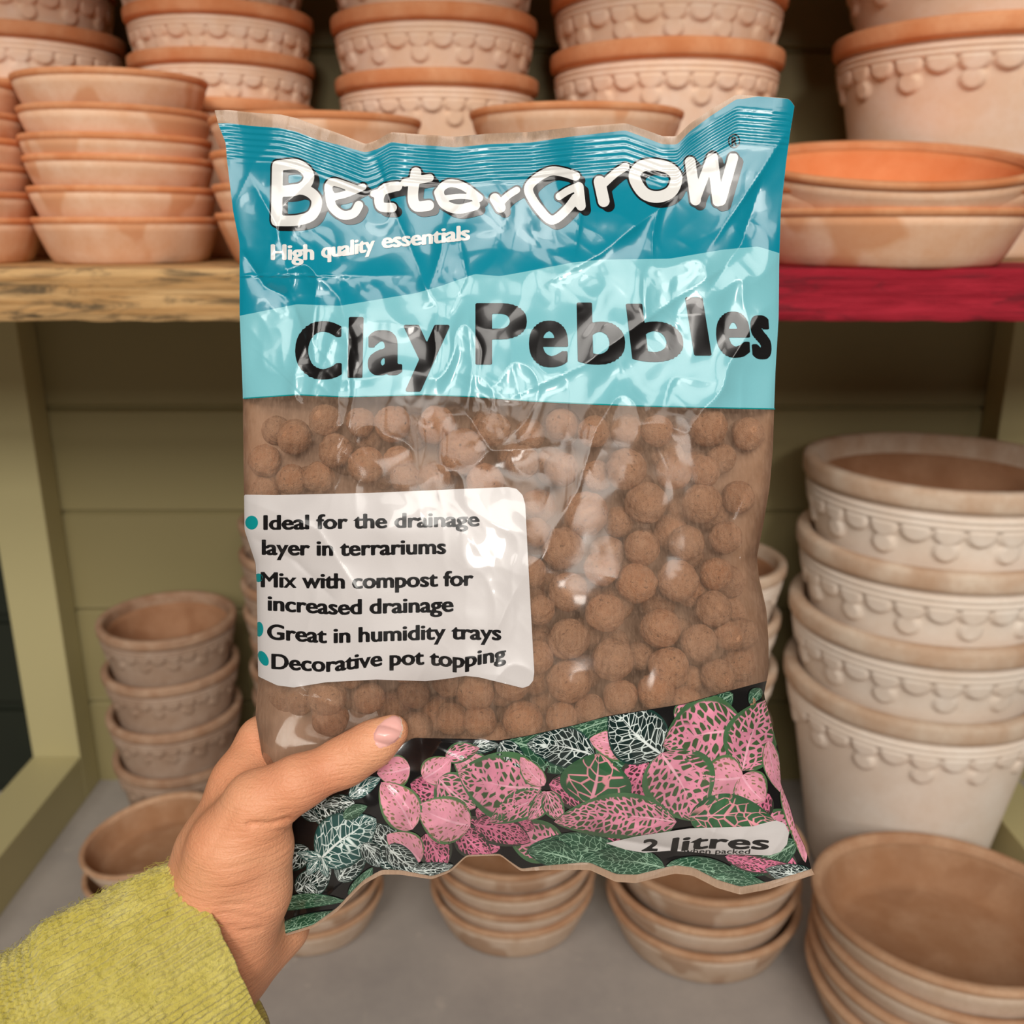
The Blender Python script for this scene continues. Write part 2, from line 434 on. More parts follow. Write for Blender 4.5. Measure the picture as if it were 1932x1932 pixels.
# ------------------------------------------------------------------ pots and saucers
def lathe(prof, nseg, disp=None):
    P = np.array(prof); n = len(P)
    ph = np.arange(nseg)/nseg*2*PI
    r = np.repeat(P[:, :1], nseg, 1); z = np.repeat(P[:, 1:], nseg, 1)
    if disp is not None: r = r+disp(ph[None, :], z, P)
    V = np.stack([r*np.cos(ph), r*np.sin(ph), z], -1).reshape(-1, 3)
    Fc = []
    for i in range(n-1):
        for j in range(nseg):
            k = (j+1) % nseg
            Fc.append([i*nseg+j, i*nseg+k, (i+1)*nseg+k, (i+1)*nseg+j])
    return V, Fc

def capped(V, Fc, nseg, first=True, last=False, n=0):
    if first:
        V = np.vstack([V, [[0, 0, V[0][2]]]]); c = len(V)-1
        Fc += [[c, (j+1) % nseg, j] for j in range(nseg)]
    if last:
        V = np.vstack([V, [[0, 0, V[(n-1)*nseg][2]]]]); c = len(V)-1; b = (n-1)*nseg
        Fc += [[c, b+j, b+(j+1) % nseg] for j in range(nseg)]
    return V, Fc

PH = 1.76; NS = 336; NSC = 28
def wall_r(z): return .66+.26*z/1.48
def pot_meshes():
    zs = [0.0, .02]+list(np.linspace(.06, 1.10, 14))+list(np.linspace(1.115, 1.475, 34))
    prof = [(wall_r(0)-.03, 0.0)]+[(wall_r(z), z) for z in zs[1:]]
    # moulding under the collar
    prof += [(wall_r(1.48)+.025, 1.482), (.953, 1.492), (.962, 1.506), (.957, 1.522), (.944, 1.528), (.957, 1.536), (.966, 1.552), (.956, 1.57), (.932, 1.58), (.93, 1.60), (.935, 1.615)]
    n_out = len(prof)
    prof += [(.90, 1.60), (.87, 1.60), (.86, 1.50)]+[(wall_r(z)-.085, z) for z in (1.4, 1.1, .8, .5, .2)]+[(wall_r(.12)-.12, .12), (wall_r(.12)-.2, .1)]
    pitch = 2*PI/NSC
    def disp(ph, z, P):
        out = np.zeros((len(P), ph.shape[1]))
        r = P[:, :1]
        zc = 1.48-.032; rad = pitch*.88/2*.99
        d1 = ((ph/pitch) % 1-.5)*pitch*.88
        rho = np.sqrt((d1/rad)**2+(np.maximum(0, zc-z)/(.086))**2)
        h1 = np.clip((1.02-rho)/.24, 0, 1)*(z < 1.479)*(z > 1.2)
        p2 = 2*pitch
        d2 = ((ph/p2+.25) % 1-.5)*p2*.86
        z2 = zc-.128
        rho2 = np.sqrt((d2/.082)**2+((z2-z)/.082)**2)
        h2 = np.clip((1.02-rho2)/.26, 0, 1)
        h1 = h1*h1*(3-2*h1); h2 = h2*h2*(3-2*h2)
        out = np.maximum(.036*h1*(1-.25*np.clip(rho, 0, 1)**2*0), .030*h2)
        out[n_out:] = 0
        return out
    V, Fc = lathe(prof, NS, disp)
    n = len(prof)
    V, Fc = capped(V, Fc, NS, True, True, n)
    body = (V, Fc, n_out)
    rim = [(.925, 1.606), (.955, 1.609), (.985, 1.618), (.995, 1.635), (.998, 1.67), (1.0, 1.72), (.994, 1.745), (.978, 1.757), (.95, 1.76), (.915, 1.758), (.898, 1.748), (.888, 1.73), (.878, 1.66), (.87, 1.598)]
    V2, F2 = lathe(rim, 128)
    return body, (V2, F2)

def build_pot(tagname, mb, mr, mi):
    (V, Fc, n_out), (V2, F2) = POTS
    root = bpy.data.objects.new('plant_pot', None); root.empty_display_size = .02
    nq = (n_out-1)*NS
    midx = [0 if (k < nq) else 1 for k in range(len(Fc))]
    midx[-2*NS:-NS] = [0]*NS
    b = mesh_obj('pot_body', V, Fc, [mb, mi], midx=midx); b.parent = root
    r = mesh_obj('pot_rim', V2, F2, [mr]); r.parent = root
    COL.objects.unlink(b); COL.objects.unlink(r)
    return root, [b, r]
POTS = pot_meshes()
POT_T = build_pot('t', M['clay_pale'], M['clay_rim'], M['inner_orange'])
POT_G = build_pot('g', M['grey_body'], M['grey_rim'], M['grey_inner'])
POT_B = build_pot('b', M['shaded_brown_body'], M['shaded_brown_rim'], M['grey_inner'])

SH = .47
def build_saucer(mb, mr, mi):
    prof = [(.775, 0.0), (.805, .005), (.83, .03), (.868, .11), (.912, .22), (.955, .33), (.978, .415)]
    no = len(prof)
    prof2 = [(.915, .415), (.895, .33), (.855, .22), (.812, .12), (.78, .085), (.72, .072)]
    V, Fc = lathe(prof+prof2, 144); V, Fc = capped(V, Fc, 144, True, True, no+len(prof2))
    midx = [0 if k < (no-1)*144 else 1 for k in range(len(Fc))]; midx[-288:-144] = [0]*144
    root = bpy.data.objects.new('plant_saucer', None); root.empty_display_size = .02
    b = mesh_obj('dish', V, Fc, [mb, mi], midx=midx); b.parent = root
    rp = [(.974, .402), (.984, .408), (.992, .425), (.997, .445), (.993, .462), (.978, .47), (.945, .47), (.926, .464), (.918, .45), (.912, .43), (.906, .402)]
    V2, F2 = lathe(rp, 144)
    r = mesh_obj('rim', V2, F2, [mr]); r.parent = root
    COL.objects.unlink(b); COL.objects.unlink(r)
    return root, [b, r]
SAU_T = build_saucer(M['saucer_pale'], M['clay_rim'], M['inner_orange'])
SAU_G = build_saucer(M['dish_body'], M['dish_rim'], M['dish_inner'])

ORD = ['bottom', 'second from bottom', 'third from bottom', 'fourth from bottom', 'fifth from bottom', 'sixth from bottom', 'seventh from bottom', 'eighth from bottom']
def place(proto, loc, scale, label, cat, group, tilt=(0, 0), sz=1.0, rz=None):
    root, parts = proto
    o = root.copy(); COL.objects.link(o)
    o.location = loc; o.scale = (scale, scale, scale*sz)
    o.rotation_euler = (tilt[0], tilt[1], random.uniform(0, 6.28) if rz is None else rz)
    if tilt != (0, 0): o.rotation_euler = (tilt[0], tilt[1], 0)
    for p in parts:
        c = p.copy(); c.parent = o; COL.objects.link(c)
    tag(o, label, cat, group)
    return o

def stack(proto, X, Y, R, rims, base, hgt, noun, where, cat, group, sz=1.0, tilts=None, dx=None):
    """rims: rim heights (world z), bottom first; base: height of what the lowest stands on"""
    n = len(rims)
    for k, zr in enumerate(rims):
        zz = base if k == 0 else zr-hgt*R*sz
        pos = ORD[k] if k < n-1 or n == 1 else 'topmost'
        lab = '%s, %s of the %s' % (noun, pos, where)
        j = rng.uniform(-1, 1, 2)*.0025
        t = tilts[k] if tilts else (rng.uniform(-.012, .012), rng.uniform(-.012, .012))
        d = dx[k] if dx else 0
        o = place(proto, (X+(j[0] if k else 0)+d, Y+(j[1] if k else 0), zz), R, lab, cat, group, (0, 0), sz)
        if k: o.rotation_euler = (t[0], t[1], 0) if tilts else (t[0], t[1], random.uniform(0, 6.28))

def steps(base, first, step, n): return [base+first+step*k for k in range(n)]
P_ = 'plant pot'; S_ = 'plant saucer'
# upper shelf pots
T = 'pale scalloped terracotta pot'
def up(X, Y, R, h, step, n, noun, where, group):
    stack(POT_T, X, Y, R, steps(SHZ, h, step, n), SHZ, PH, noun, where, P_, group, sz=h/(PH*R))
up(-.565, 1.207, .1096, .186, .057, 4, T, 'stack at the far left', 'scalloped pots at the far left of the shelf')
up(-.330, 1.18, .1024, .165, .047, 5, T, 'stack behind the six saucers', 'scalloped pots behind the six saucers')
up(-.085, 1.185, .1156, .192, .062, 3, T, 'stack above the bag logo', 'scalloped pots behind the middle of the bag')
up(.174, 1.18, .1307, .218, .062, 3, T, 'stack by the bag upper right corner', 'scalloped pots behind the bag corner')
up(.511, 1.152, .1515, .233, .088, 2, 'large pale scalloped pot', 'stack behind the tilted saucer', 'large scalloped pots at the right of the shelf')
# upper shelf saucers
U = 'pale terracotta saucer'
stack(SAU_T, -.385, 1.002, .0895, [SHZ+h for h in (.0435, .071, .098, .1165, .1405, .170)], SHZ, SH, U, 'six saucer stack on the rough plank', S_, 'six saucer stack on the rough plank', sz=1.03)
stack(SAU_T, -.560, .985, .0905, [SHZ+h for h in (.0435, .066, .09, .113, .137, .164)], SHZ, SH, U, 'stack cut by the left photo edge', S_, 'saucer stack at the left photo edge')
stack(SAU_T, -.188, .98, .100, [SHZ+h for h in (.0455, .073, .1, .1315)], SHZ, SH, U, 'stack behind the bag upper left corner', S_, 'saucers behind the bag upper left corner')
stack(SAU_T, .061, .98, .102, [SHZ+h for h in (.0465, .076, .105, .138)], SHZ, SH, U, 'stack behind the bag top middle', S_, 'saucers behind the bag top middle')
stack(SAU_T, .352, .955, .131, [SHZ+.0495, SHZ+.0735, SHZ+.096], SHZ, SH, 'wide terracotta saucer', 'three saucer stack on the red plank', S_, 'wide saucers on the red plank', sz=.82, tilts=[(0, 0), (.045, .0), (.20, -.02)])
# lower pots on the floor
G = 'whitewashed scalloped pot'
stack(POT_G, .530, 1.142, .166, [.287, .387, .479, .571], 0, PH, 'large '+G, 'four pot stack at right', P_, 'large whitewashed pots at the right', dx=[0, .002, .003, .004])
stack(POT_G, .262, 1.215, .104, [.183, .27, .345, .42], 0, PH, G, 'stack behind the bag right edge', P_, 'whitewashed pots behind the bag right edge')
B = 'greyish brown scalloped pot'
stack(POT_B, -.459, 1.17, .0885, [.1555, .222, .287, .353], 0, PH, B, 'four pot stack beside the left post', P_, 'small brown pots beside the left post')
stack(POT_B, -.278, 1.21, .084, [.1478+.041*k for k in range(9)], 0, PH, B, 'tall stack behind the bag left edge', P_, 'brown pots behind the bag left edge')
# lower saucers on the floor
D = 'greyish clay saucer'
stack(SAU_G, -.428, .985, .0825, [.0363, .075, .113, .152], 0, SH, D, 'stack beside the green sleeve', S_, 'saucers beside the sleeve', tilts=[(0, 0), (0, -.05), (0, -.10), (.01, -.15)])
stack(SAU_G, -.254, 1.02, .0905, [.04, .068, .096], 0, SH, D, 'stack behind the bag lower left', S_, 'saucers behind the bag lower left corner')
stack(SAU_G, .0, 1.03, .1045, [.046, .072, .1, .128], 0, SH, D, 'stack below the middle of the bag', S_, 'saucers below the middle of the bag')
stack(SAU_G, .237, 1.0, .1195, [.0526, .091, .130], 0, SH, D, 'stack below the bag lower right', S_, 'saucers below the bag lower right corner')
stack(SAU_G, .470, .855, .143, [.0672, .095, .122, .152], 0, SH, 'wide '+D, 'stack in the lower right corner', S_, 'wide saucers in the lower right corner', tilts=[(0, 0), (-.03, 0), (-.05, .02), (-.09, .02)])

# ------------------------------------------------------------------ the bag
BD = .40                                         # distance of the bag's plane along the view axis
TOP = [(405, 208), (430, 207), (470, 212), (530, 216), (560, 223), (600, 238), (640, 252), (690, 272), (712, 264), (738, 249), (800, 254), (860, 258), (920, 252), (1000, 249), (1080, 240), (1180, 232), (1220, 246), (1250, 257), (1278, 257), (1300, 234), (1340, 207), (1390, 178), (1425, 181), (1490, 186), (1499, 200)]
BOT = [(520, 1771), (545, 1764), (592, 1750), (637, 1719), (670, 1684), (687, 1668), (720, 1650), (754, 1650), (815, 1659), (850, 1645), (880, 1616), (944, 1614), (983, 1644), (1040, 1641), (1112, 1641), (1162, 1664), (1201, 1666), (1240, 1656), (1274, 1648), (1307, 1652), (1352, 1675), (1397, 1688), (1450, 1678), (1537, 1650)]
LEFT = [(208, 405), (235, 412), (270, 426), (300, 428), (400, 440), (460, 452), (590, 452), (740, 458), (1000, 461), (1063, 482), (1100, 484), (1290, 487), (1350, 482), (1440, 497), (1480, 510), (1600, 515), (1735, 509), (1771, 520)]
RIGHT_ = [(200, 1499), (250, 1491), (300, 1484), (400, 1473), (500, 1470), (600, 1469), (700, 1463), (850, 1458), (920, 1452), (990, 1440), (1050, 1428), (1090, 1432), (1150, 1446), (1210, 1450), (1270, 1450), (1310, 1441), (1350, 1453), (1420, 1470), (1480, 1474), (1520, 1490), (1560, 1501), (1600, 1520), (1640, 1531), (1650, 1537)]
def curve(pts, soft=9):
    """smoothed piecewise curve y(x)"""
    a = np.array(pts, float); g = np.arange(a[0, 0], a[-1, 0]+.5, 1.0)
    v = np.interp(g, a[:, 0], a[:, 1]); k = np.hanning(2*soft+1); k /= k.sum()
    v = np.convolve(np.concatenate([2*v[0]-v[soft:0:-1], v, 2*v[-1]-v[-2:-soft-2:-1]]), k, 'valid')
    return lambda q: np.interp(q, g, v)
cT, cB, cL, cR = curve(TOP), curve(BOT), curve(LEFT), curve(RIGHT_)
DARKLIGHT = curve([(440, 600), (451, 596), (560, 574), (641, 577), (689, 569), (785, 553), (833, 539), (896, 517), (943, 521), (983, 514), (1082, 495), (1132, 490), (1264, 488), (1364, 471), (1430, 465), (1475, 479)])
LIGHTWIN = curve([(440, 753), (459, 752), (560, 745), (650, 749), (700, 748), (800, 745), (900, 749), (1000, 757), (1100, 762), (1200, 766), (1320, 769), (1470, 772)])
WINLEAF = curve([(480, 1560), (500, 1545), (700, 1440), (780, 1392), (889, 1394), (940, 1397), (1000, 1387), (1087, 1367), (1145, 1351), (1203, 1342), (1290, 1328), (1377, 1303), (1460, 1281)])

# height field of the front film over a 2-px grid --------------------
X0, Y0, GP = 380, 160, 2.0
gx, gy = np.meshgrid(np.arange(X0, 1566, GP), np.arange(Y0, 1806, GP))
def seg_d(x, y, pts):
    d = np.full(np.shape(x), 1e9); ta = np.zeros(np.shape(x))
    L = [0]
    for a, b in zip(pts[:-1], pts[1:]): L.append(L[-1]+math.hypot(b[0]-a[0], b[1]-a[1]))
    for k, (a, b) in enumerate(zip(pts[:-1], pts[1:])):
        vx, vy = b[0]-a[0], b[1]-a[1]; q = vx*vx+vy*vy+1e-9
        h = np.clip(((x-a[0])*vx+(y-a[1])*vy)/q, 0, 1)
        dd = np.hypot(x-a[0]-h*vx, y-a[1]-h*vy)
        m = dd < d
        ta = np.where(m, (L[k]+h*math.sqrt(q))/L[-1], ta); d = np.minimum(d, dd)
    return d, ta
def side_d(x, y, pts):
    """signed distance (positive on the right-hand side walking along the line) and position 0..1"""
    d, t = seg_d(x, y, pts)
    s = np.zeros(np.shape(x)); best = np.full(np.shape(x), 1e9)
    for a, b in zip(pts[:-1], pts[1:]):
        vx, vy = b[0]-a[0], b[1]-a[1]; q = vx*vx+vy*vy+1e-9
        h = np.clip(((x-a[0])*vx+(y-a[1])*vy)/q, 0, 1)
        dd = np.hypot(x-a[0]-h*vx, y-a[1]-h*vy)
        m = dd < best; best = np.minimum(best, dd)
        s = np.where(m, np.sign(vx*(y-a[1])-vy*(x-a[0])), s)
    return d*s, t
def film_height(x, y):
    s = np.clip((x-cL(y))/(cR(y)-cL(y)), 0, 1); t = np.clip((y-cT(x))/(cB(x)-cT(x)), 0, 1)
    cross = np.power(np.clip(1-np.abs(2*s-1)**2.8, 0, 1), .62)
    fv = np.interp(t, [0, .07, .13, .2, .3, .42, .6, .75, .86, .93, .975, 1], [0, .03, .18, .34, .52, .74, .95, 1, .88, .55, .12, 0])
    H = .027*cross*fv
    body = np.clip(cross*1.6, 0, 1)
    # gathers of the top seal
    e = y-cT(x)
    H = H+.0035*np.sin(x/70.0+.6*np.sin(x/41.0))*np.exp(-(e/150)**2)*np.clip(cross*2+.3, 0, 1)
    rib = np.clip((e-20)/8, 0, 1)*np.clip((98-e)/10, 0, 1)
    H = H+.00022*np.sin(e*2*PI/11.5)*rib
    # crumpling: facet-like folds, strong in the printed header, weaker over the pebbles
    A = np.interp(t, [0, .05, .1, .16, .35, .5, .62, .85, .93, 1], [.1, .15, .5, 1, .9, .35, .22, .35, .6, .3])
    wx = x+26*fbm(x/120, y/120, 2, 11); wy = y+26*fbm(x/120, y/120, 2, 12)
    u1 = wx*.80+wy*.35; v1 = -wx*.35+wy*.80
    r1 = np.abs(fbm(u1/95, v1/250, 2, 1)); r2 = np.abs(vnoise(wx/48, wy/95, 4)); r3 = np.abs(vnoise((wx-wy)/34, (wx+wy)/60, 6))
    H = H+body*A*(-.0060*np.power(r1+.004, .9)-.0011*r2-.0003*r3*np.clip(fbm(x/160, y/160, 2, 14)*2+.4, 0, 1))
    H = H+body*.0020*fbm(x/150, y/170, 2, 21)
    # single creases: (points, height, soft side, sharp side)
    for pts, a, w1, w2 in CREASES:
        d, tt = side_d(x, y, pts)
        prof = np.where(d > 0, np.exp(-np.abs(d)/w1), np.exp(-np.abs(d)/w2))
        env = np.power(np.clip(np.sin(np.clip(tt, .0, 1)*PI), 0, 1), .5)*(.3+.7*np.clip(np.sin(np.clip(tt, 0.02, .98)*PI)*3, 0, 1))
        H = H+a*prof*env
    d, _ = seg_d(x, y, [(780, 1375), (650, 1440), (500, 1530), (500, 1700)])
    H = H-.013*np.exp(-(d/85)**2)*cross
    return H
CREASES = [
    ([(600, 560), (590, 640), (596, 700)], .0022, 40, 9),
    ([(552, 565), (575, 640), (590, 690)], -.0012, 30, 8),
    ([(655, 600), (660, 740), (648, 800), (600, 835), (516, 834)], .0026, 46, 8),
    ([(880, 560), (892, 690), (882, 780), (930, 850), (1060, 840)], .0022, 50, 9),
    ([(700, 275), (745, 400), (790, 500), (815, 578)], .0018, 30, 10),
    ([(860, 420), (880, 520), (845, 600)], .0014, 34, 10),
    ([(1075, 300), (1095, 400), (1082, 492)], -.0018, 26, 10),
    ([(1300, 350), (1130, 480), (1020, 540)], .0020, 40, 14),
    ([(1420, 470), (1280, 560), (1100, 690), (920, 770)], .0016, 60, 16),
    ([(1490, 240), (1420, 350), (1330, 480)], .0016, 26, 10),
    ([(1440, 330), (1400, 460), (1330, 560)], -.0013, 22, 10),
    ([(470, 330), (520, 420), (555, 560)], .0016, 30, 10),
    ([(520, 440), (640, 560), (680, 700)], .0012, 40, 12),
    ([(455, 470), (500, 540), (552, 565)], -.0022, 22, 12),
    ([(780, 520), (640, 520), (655, 600)], .0010, 22, 10),
    ([(1440, 860), (1380, 980), (1400, 1090), (1446, 1180)], -.0020, 22, 12),
    ([(1446, 1010), (1395, 1060), (1440, 1140)], .0015, 16, 8),
    ([(470, 1010), (560, 1060), (640, 1140)], -.0016, 26, 14),
    ([(455, 940), (600, 1000), (690, 1140)], .0012, 34, 14),
    ([(500, 1290), (640, 1330), (760, 1390)], .0016, 26, 12),
    ([(880, 1275), (800, 1330), (760, 1370)], -.0020, 26, 14),
    ([(486, 1330), (560, 1300), (620, 1390)], .0018, 24, 10),
    ([(800, 1400), (880, 1440), (950, 1520)], .0016, 22, 9),
    ([(800, 1395), (870, 1405), (930, 1400)], .0014, 18, 8),
    ([(725, 1480), (770, 1530), (775, 1545)], .0016, 16, 7),
    ([(600, 1540), (660, 1520), (690, 1490)], .0016, 18, 8),
    ([(960, 1560), (1150, 1580), (1330, 1610), (1480, 1620)], -.0026, 24, 12),
    ([(690, 1600), (740, 1630), (830, 1640)], -.002, 20, 10),
    ([(560, 1700), (620, 1690), (680, 1640)], .0024, 22, 10),
]
HG = film_height(gx, gy)
for _ in range(1):
    HG[1:-1, 1:-1] = (HG[1:-1, 1:-1]*4+HG[:-2, 1:-1]+HG[2:, 1:-1]+HG[1:-1, :-2]+HG[1:-1, 2:])/8
PG = ray(gx, gy, BD-HG)
dx_ = np.gradient(PG, axis=1); dy_ = np.gradient(PG, axis=0)
NG = np.cross(dy_, dx_); NG /= np.linalg.norm(NG, axis=-1, keepdims=True)
if (NG[300, 300] @ FWD) > 0: NG = -NG
def bil(G, x, y):
    u = np.clip((np.asarray(x, float)-X0)/GP, 0, G.shape[1]-1.001); v = np.clip((np.asarray(y, float)-Y0)/GP, 0, G.shape[0]-1.001)
    i = u.astype(int); j = v.astype(int); a = u-i; b = v-j
    if G.ndim == 3: a = a[..., None]; b = b[..., None]
    return (G[j, i]*(1-a)+G[j, i+1]*a)*(1-b)+(G[j+1, i]*(1-a)+G[j+1, i+1]*a)*b
def on_film(x, y, lift=0.0):
    x = np.asarray(x, float); y = np.asarray(y, float)
    P = ray(x, y, BD-bil(HG, x, y)); n = bil(NG, x, y); n = n/np.linalg.norm(n, axis=-1, keepdims=True)
    return P-lift*np.array(FWD), n

BAG_O = ray(1000, 1640, BD)
bag = empty('plastic_bag', BAG_O, 'glossy teal and clear plastic bag of clay pebbles gripped by a hand', 'bag')
NCX = 266
def band(c1, c2, rows, s0=0.0, s1=1.0):
    """grid between two curves, from the bag's left to its right edge"""
    s = np.linspace(s0, s1, NCX)[None, :].repeat(rows, 0); t = np.linspace(0, 1, rows)[:, None].repeat(NCX, 1)
    y = np.full(s.shape, 900.0)
    xx = 400+s*1100
    for _ in range(40):
        y = .5*y+.5*(c1(xx)+(c2(xx)-c1(xx))*t)
        xx = .5*xx+.5*(cL(y)+(cR(y)-cL(y))*s)
    return xx, y
def grid_faces(r, c):
    k = np.arange(r*c).reshape(r, c)
    return np.stack([k[:-1, :-1], k[1:, :-1], k[1:, 1:], k[:-1, 1:]], -1).reshape(-1, 4).tolist()
def band_part(name, c1, c2, rows, mat, lift=0.0):
    x, y = band(c1, c2, rows)
    P, nn = on_film(x, y, lift)
    return mesh_obj(name, P, grid_faces(*x.shape), mat, bag, BAG_O, normals=nn.reshape(-1, 3))
sealT = lambda x: cT(x)+np.interp(x, [405, 600, 690, 760, 1000, 1180, 1290, 1400, 1430, 1500], [25, 26, 16, 20, 20, 14, 16, 8, 0.5, .5])
sealB = lambda x: cB(x)-np.interp(x, [520, 700, 760, 880, 960, 1100, 1200, 1350, 1537], [4, 9, 9, 3, 3, 14, 16, 16, 13])
tag(band_part('top_seal', cT, sealT, 8, M['seal_film']), 'clear crimped strip along the top edge')
header = band_part('header_panel', sealT, DARKLIGHT, 96, M['teal_dark']); tag(header, 'dark teal printed panel')
title = band_part('title_panel', DARKLIGHT, LIGHTWIN, 70, M['teal_light']); tag(title, 'light teal printed panel')
window = band_part('clear_window', LIGHTWIN, WINLEAF, 190, M['film']); tag(window, 'dusty clear film showing the pebbles')
leafp = band_part('leaf_print', WINLEAF, sealB, 96, M['leaf_ground']); tag(leafp, 'printed pink and green leaf photo')
tag(band_part('bottom_seal', sealB, cB, 6, M['seal_film']), 'clear strip along the bottom edge')
# back of the bag
x, y = band(cT, cB, 150)
s = np.clip((x-cL(y))/(cR(y)-cL(y)), 0, 1); t = np.clip((y-cT(x))/(cB(x)-cT(x)), 0, 1)
Hb = .020*np.power(np.clip(1-np.abs(2*s-1)**2.8, 0, 1), .62)*np.interp(t, [0, .07, .2, .42, .75, .88, .975, 1], [0, .02, .34, .74, 1, .8, .1, 0])
Hb = Hb*(1-.75*np.exp(-(np.hypot(x-560, y-1480)/190)**2))
dB = np.where((s <= 0) | (s >= 1) | (t <= 0) | (t >= 1), BD-bil(HG, x, y), np.maximum(BD, BD-bil(HG, x, y)+.0005)+.0004+Hb)
mesh_obj('back_panel', ray(x, y, dB), [q[::-1] for q in grid_faces(*x.shape)], M['back_film'], bag, BAG_O)

# shapes printed on the film -----------------------------------------
def march(vals, xs, ys):
    """polygons where vals < 0 on a grid; returns verts (x, y) and faces"""
    V = []; Fc = []; key = {}
    def corner(j, i):
        k = (0, j, i)
        if k not in key: key[k] = len(V); V.append((xs[i], ys[j]))
        return key[k]
    def cut(j0, i0, j1, i1):
        k = (1,)+tuple(sorted(((j0, i0), (j1, i1))))
        if k not in key:
            a, b = vals[j0, i0], vals[j1, i1]; q = a/(a-b)
            key[k] = len(V); V.append((xs[i0]+(xs[i1]-xs[i0])*q, ys[j0]+(ys[j1]-ys[j0])*q))
        return key[k]
    ins = vals < 0
    cells = np.argwhere(ins[:-1, :-1] | ins[1:, :-1] | ins[:-1, 1:] | ins[1:, 1:])
    for j, i in cells:
        cs = ((j, i), (j, i+1), (j+1, i+1), (j+1, i)); poly = []
        for a in range(4):
            p, q = cs[a], cs[(a+1) % 4]
            if ins[p]: poly.append(corner(*p))
            if ins[p] != ins[q]: poly.append(cut(*p, *q))
        if len(poly) > 2: Fc.append(poly)
    return np.array(V).reshape(-1, 2), Fc
def print_sdf(fn, x0, x1, y0, y1, step, warp=None):
    xs = np.arange(x0, x1+step, step); ys = np.arange(y0, y1+step, step)
    a, b = np.meshgrid(xs, ys); V, Fc = march(fn(a, b), xs, ys)
    if warp is not None: V = np.stack(warp(V[:, 0], V[:, 1]), -1)
    return V, Fc
def join(lst):
    V = []; Fc = []; n = 0
    for v, f in lst:
        V.append(v); Fc += [[k+n for k in q] for q in f]; n += len(v)
    return np.vstack(V), Fc
def printed(name, VF, mat, lift, parent, label=None):
    V, Fc = VF
    P, nn = on_film(V[:, 0], V[:, 1], lift)
    o = mesh_obj(name, P, Fc, mat, None, BAG_O, normals=nn)
    o.location = (0, 0, 0); o.parent = parent
    if label: o['label'] = label
    return o
def poly_sdf(pts):
    """negative inside a closed polygon"""
    P = [tuple(p) for p in pts]
    def fn(x, y):
        d, _ = seg_d(x, y, P+[P[0]])
        ins = np.zeros(x.shape, bool)
        for (ax, ay), (bx, by) in zip(P, P[1:]+P[:1]):
            if ay == by: continue
            ins ^= ((ay > y) != (by > y)) & (x < (bx-ax)*(y-ay)/(by-ay)+ax)
        return np.where(ins, -d, d)
    return fn

# font glyph outlines from the built-in font
_gc = {}
def glyph_segments(text):
    if text in _gc: return _gc[text]
    c = bpy.data.curves.new('t', 'FONT'); c.body = text; c.resolution_u = 8
    o = bpy.data.objects.new('t', c); COL.objects.link(o)
    bpy.context.view_layer.update()
    me = o.evaluated_get(bpy.context.evaluated_depsgraph_get()).to_mesh()
    co = np.array([v.co[:2] for v in me.vertices]); cnt = {}
    for p in me.polygons:
        for e in p.edge_keys: cnt[e] = cnt.get(e, 0)+1
    seg = [(co[a], co[b]) for (a, b), k in cnt.items() if k == 1]
    S = np.array(seg)
    bpy.data.objects.remove(o); bpy.data.curves.remove(c)
    _gc[text] = S
    return S
PN = 5.0                        # superellipse growth keeps the corners of the bold letters square
def seg_sdf(S, x, y, gx_=1.0, gy_=1.0):
    shp = x.shape; x = x.ravel(); y = y.ravel()
    d = np.full(x.shape, 1e9); ins = np.zeros(x.shape, bool)
    for (ax, ay), (bx, by) in S:
        vx, vy = bx-ax, by-ay; q = vx*vx+vy*vy+1e-12
        h = np.clip(((x-ax)*vx+(y-ay)*vy)/q, 0, 1)
        d = np.minimum(d, (np.abs((x-ax-h*vx)/gx_)**PN+np.abs((y-ay-h*vy)/gy_)**PN)**(1/PN))
        if ay != by: ins ^= ((ay > y) != (by > y)) & (x < vx*(y-ay)/vy+ax)
    return np.where(ins, -d, d).reshape(shp)
def text_box(ch, x0, x1, y0, y1, grow, step, shear=0.0):
    """one glyph fitted to a box of the print"""
    S = glyph_segments(ch).copy()
    mn = S.reshape(-1, 2).min(0); mx = S.reshape(-1, 2).max(0)
    q = (S-mn)/(mx-mn)
    gy_ = grow*.5
    S[..., 0] = x0+grow+q[..., 0]*(x1-x0-2*grow); S[..., 1] = y1-gy_-q[..., 1]*(y1-y0-2*gy_)
    return print_sdf(lambda a, b: seg_sdf(S, a, b, grow, gy_)-1, x0-step*2, x1+step*2, y0-step*2, y1+step*2, step,
                     lambda a, b: (a+shear*(b-(y0+y1)/2), b))
CAPH = None
def text_line(txt, x0, x1, cap, base_pts, grow, step, slant=0.0):
    global CAPH
    if CAPH is None: CAPH = glyph_segments('H').reshape(-1, 2)[:, 1].max()
    S = glyph_segments(txt).copy()
    mn = S.reshape(-1, 2).min(0); mx = S.reshape(-1, 2).max(0)
    S[..., 0] = x0+grow+(S[..., 0]-mn[0])/(mx[0]-mn[0])*(x1-x0-2*grow)
    gy_ = grow*.3
    S[..., 1] = -gy_-S[..., 1]/CAPH*(cap-2*gy_)
    base = curve(base_pts)
    return print_sdf(lambda a, b: seg_sdf(S, a, b, grow, gy_)-1, x0-4, x1+4, -cap*1.25, cap*.45, step,
                     lambda a, b: (a-slant*b, b+base(a)))

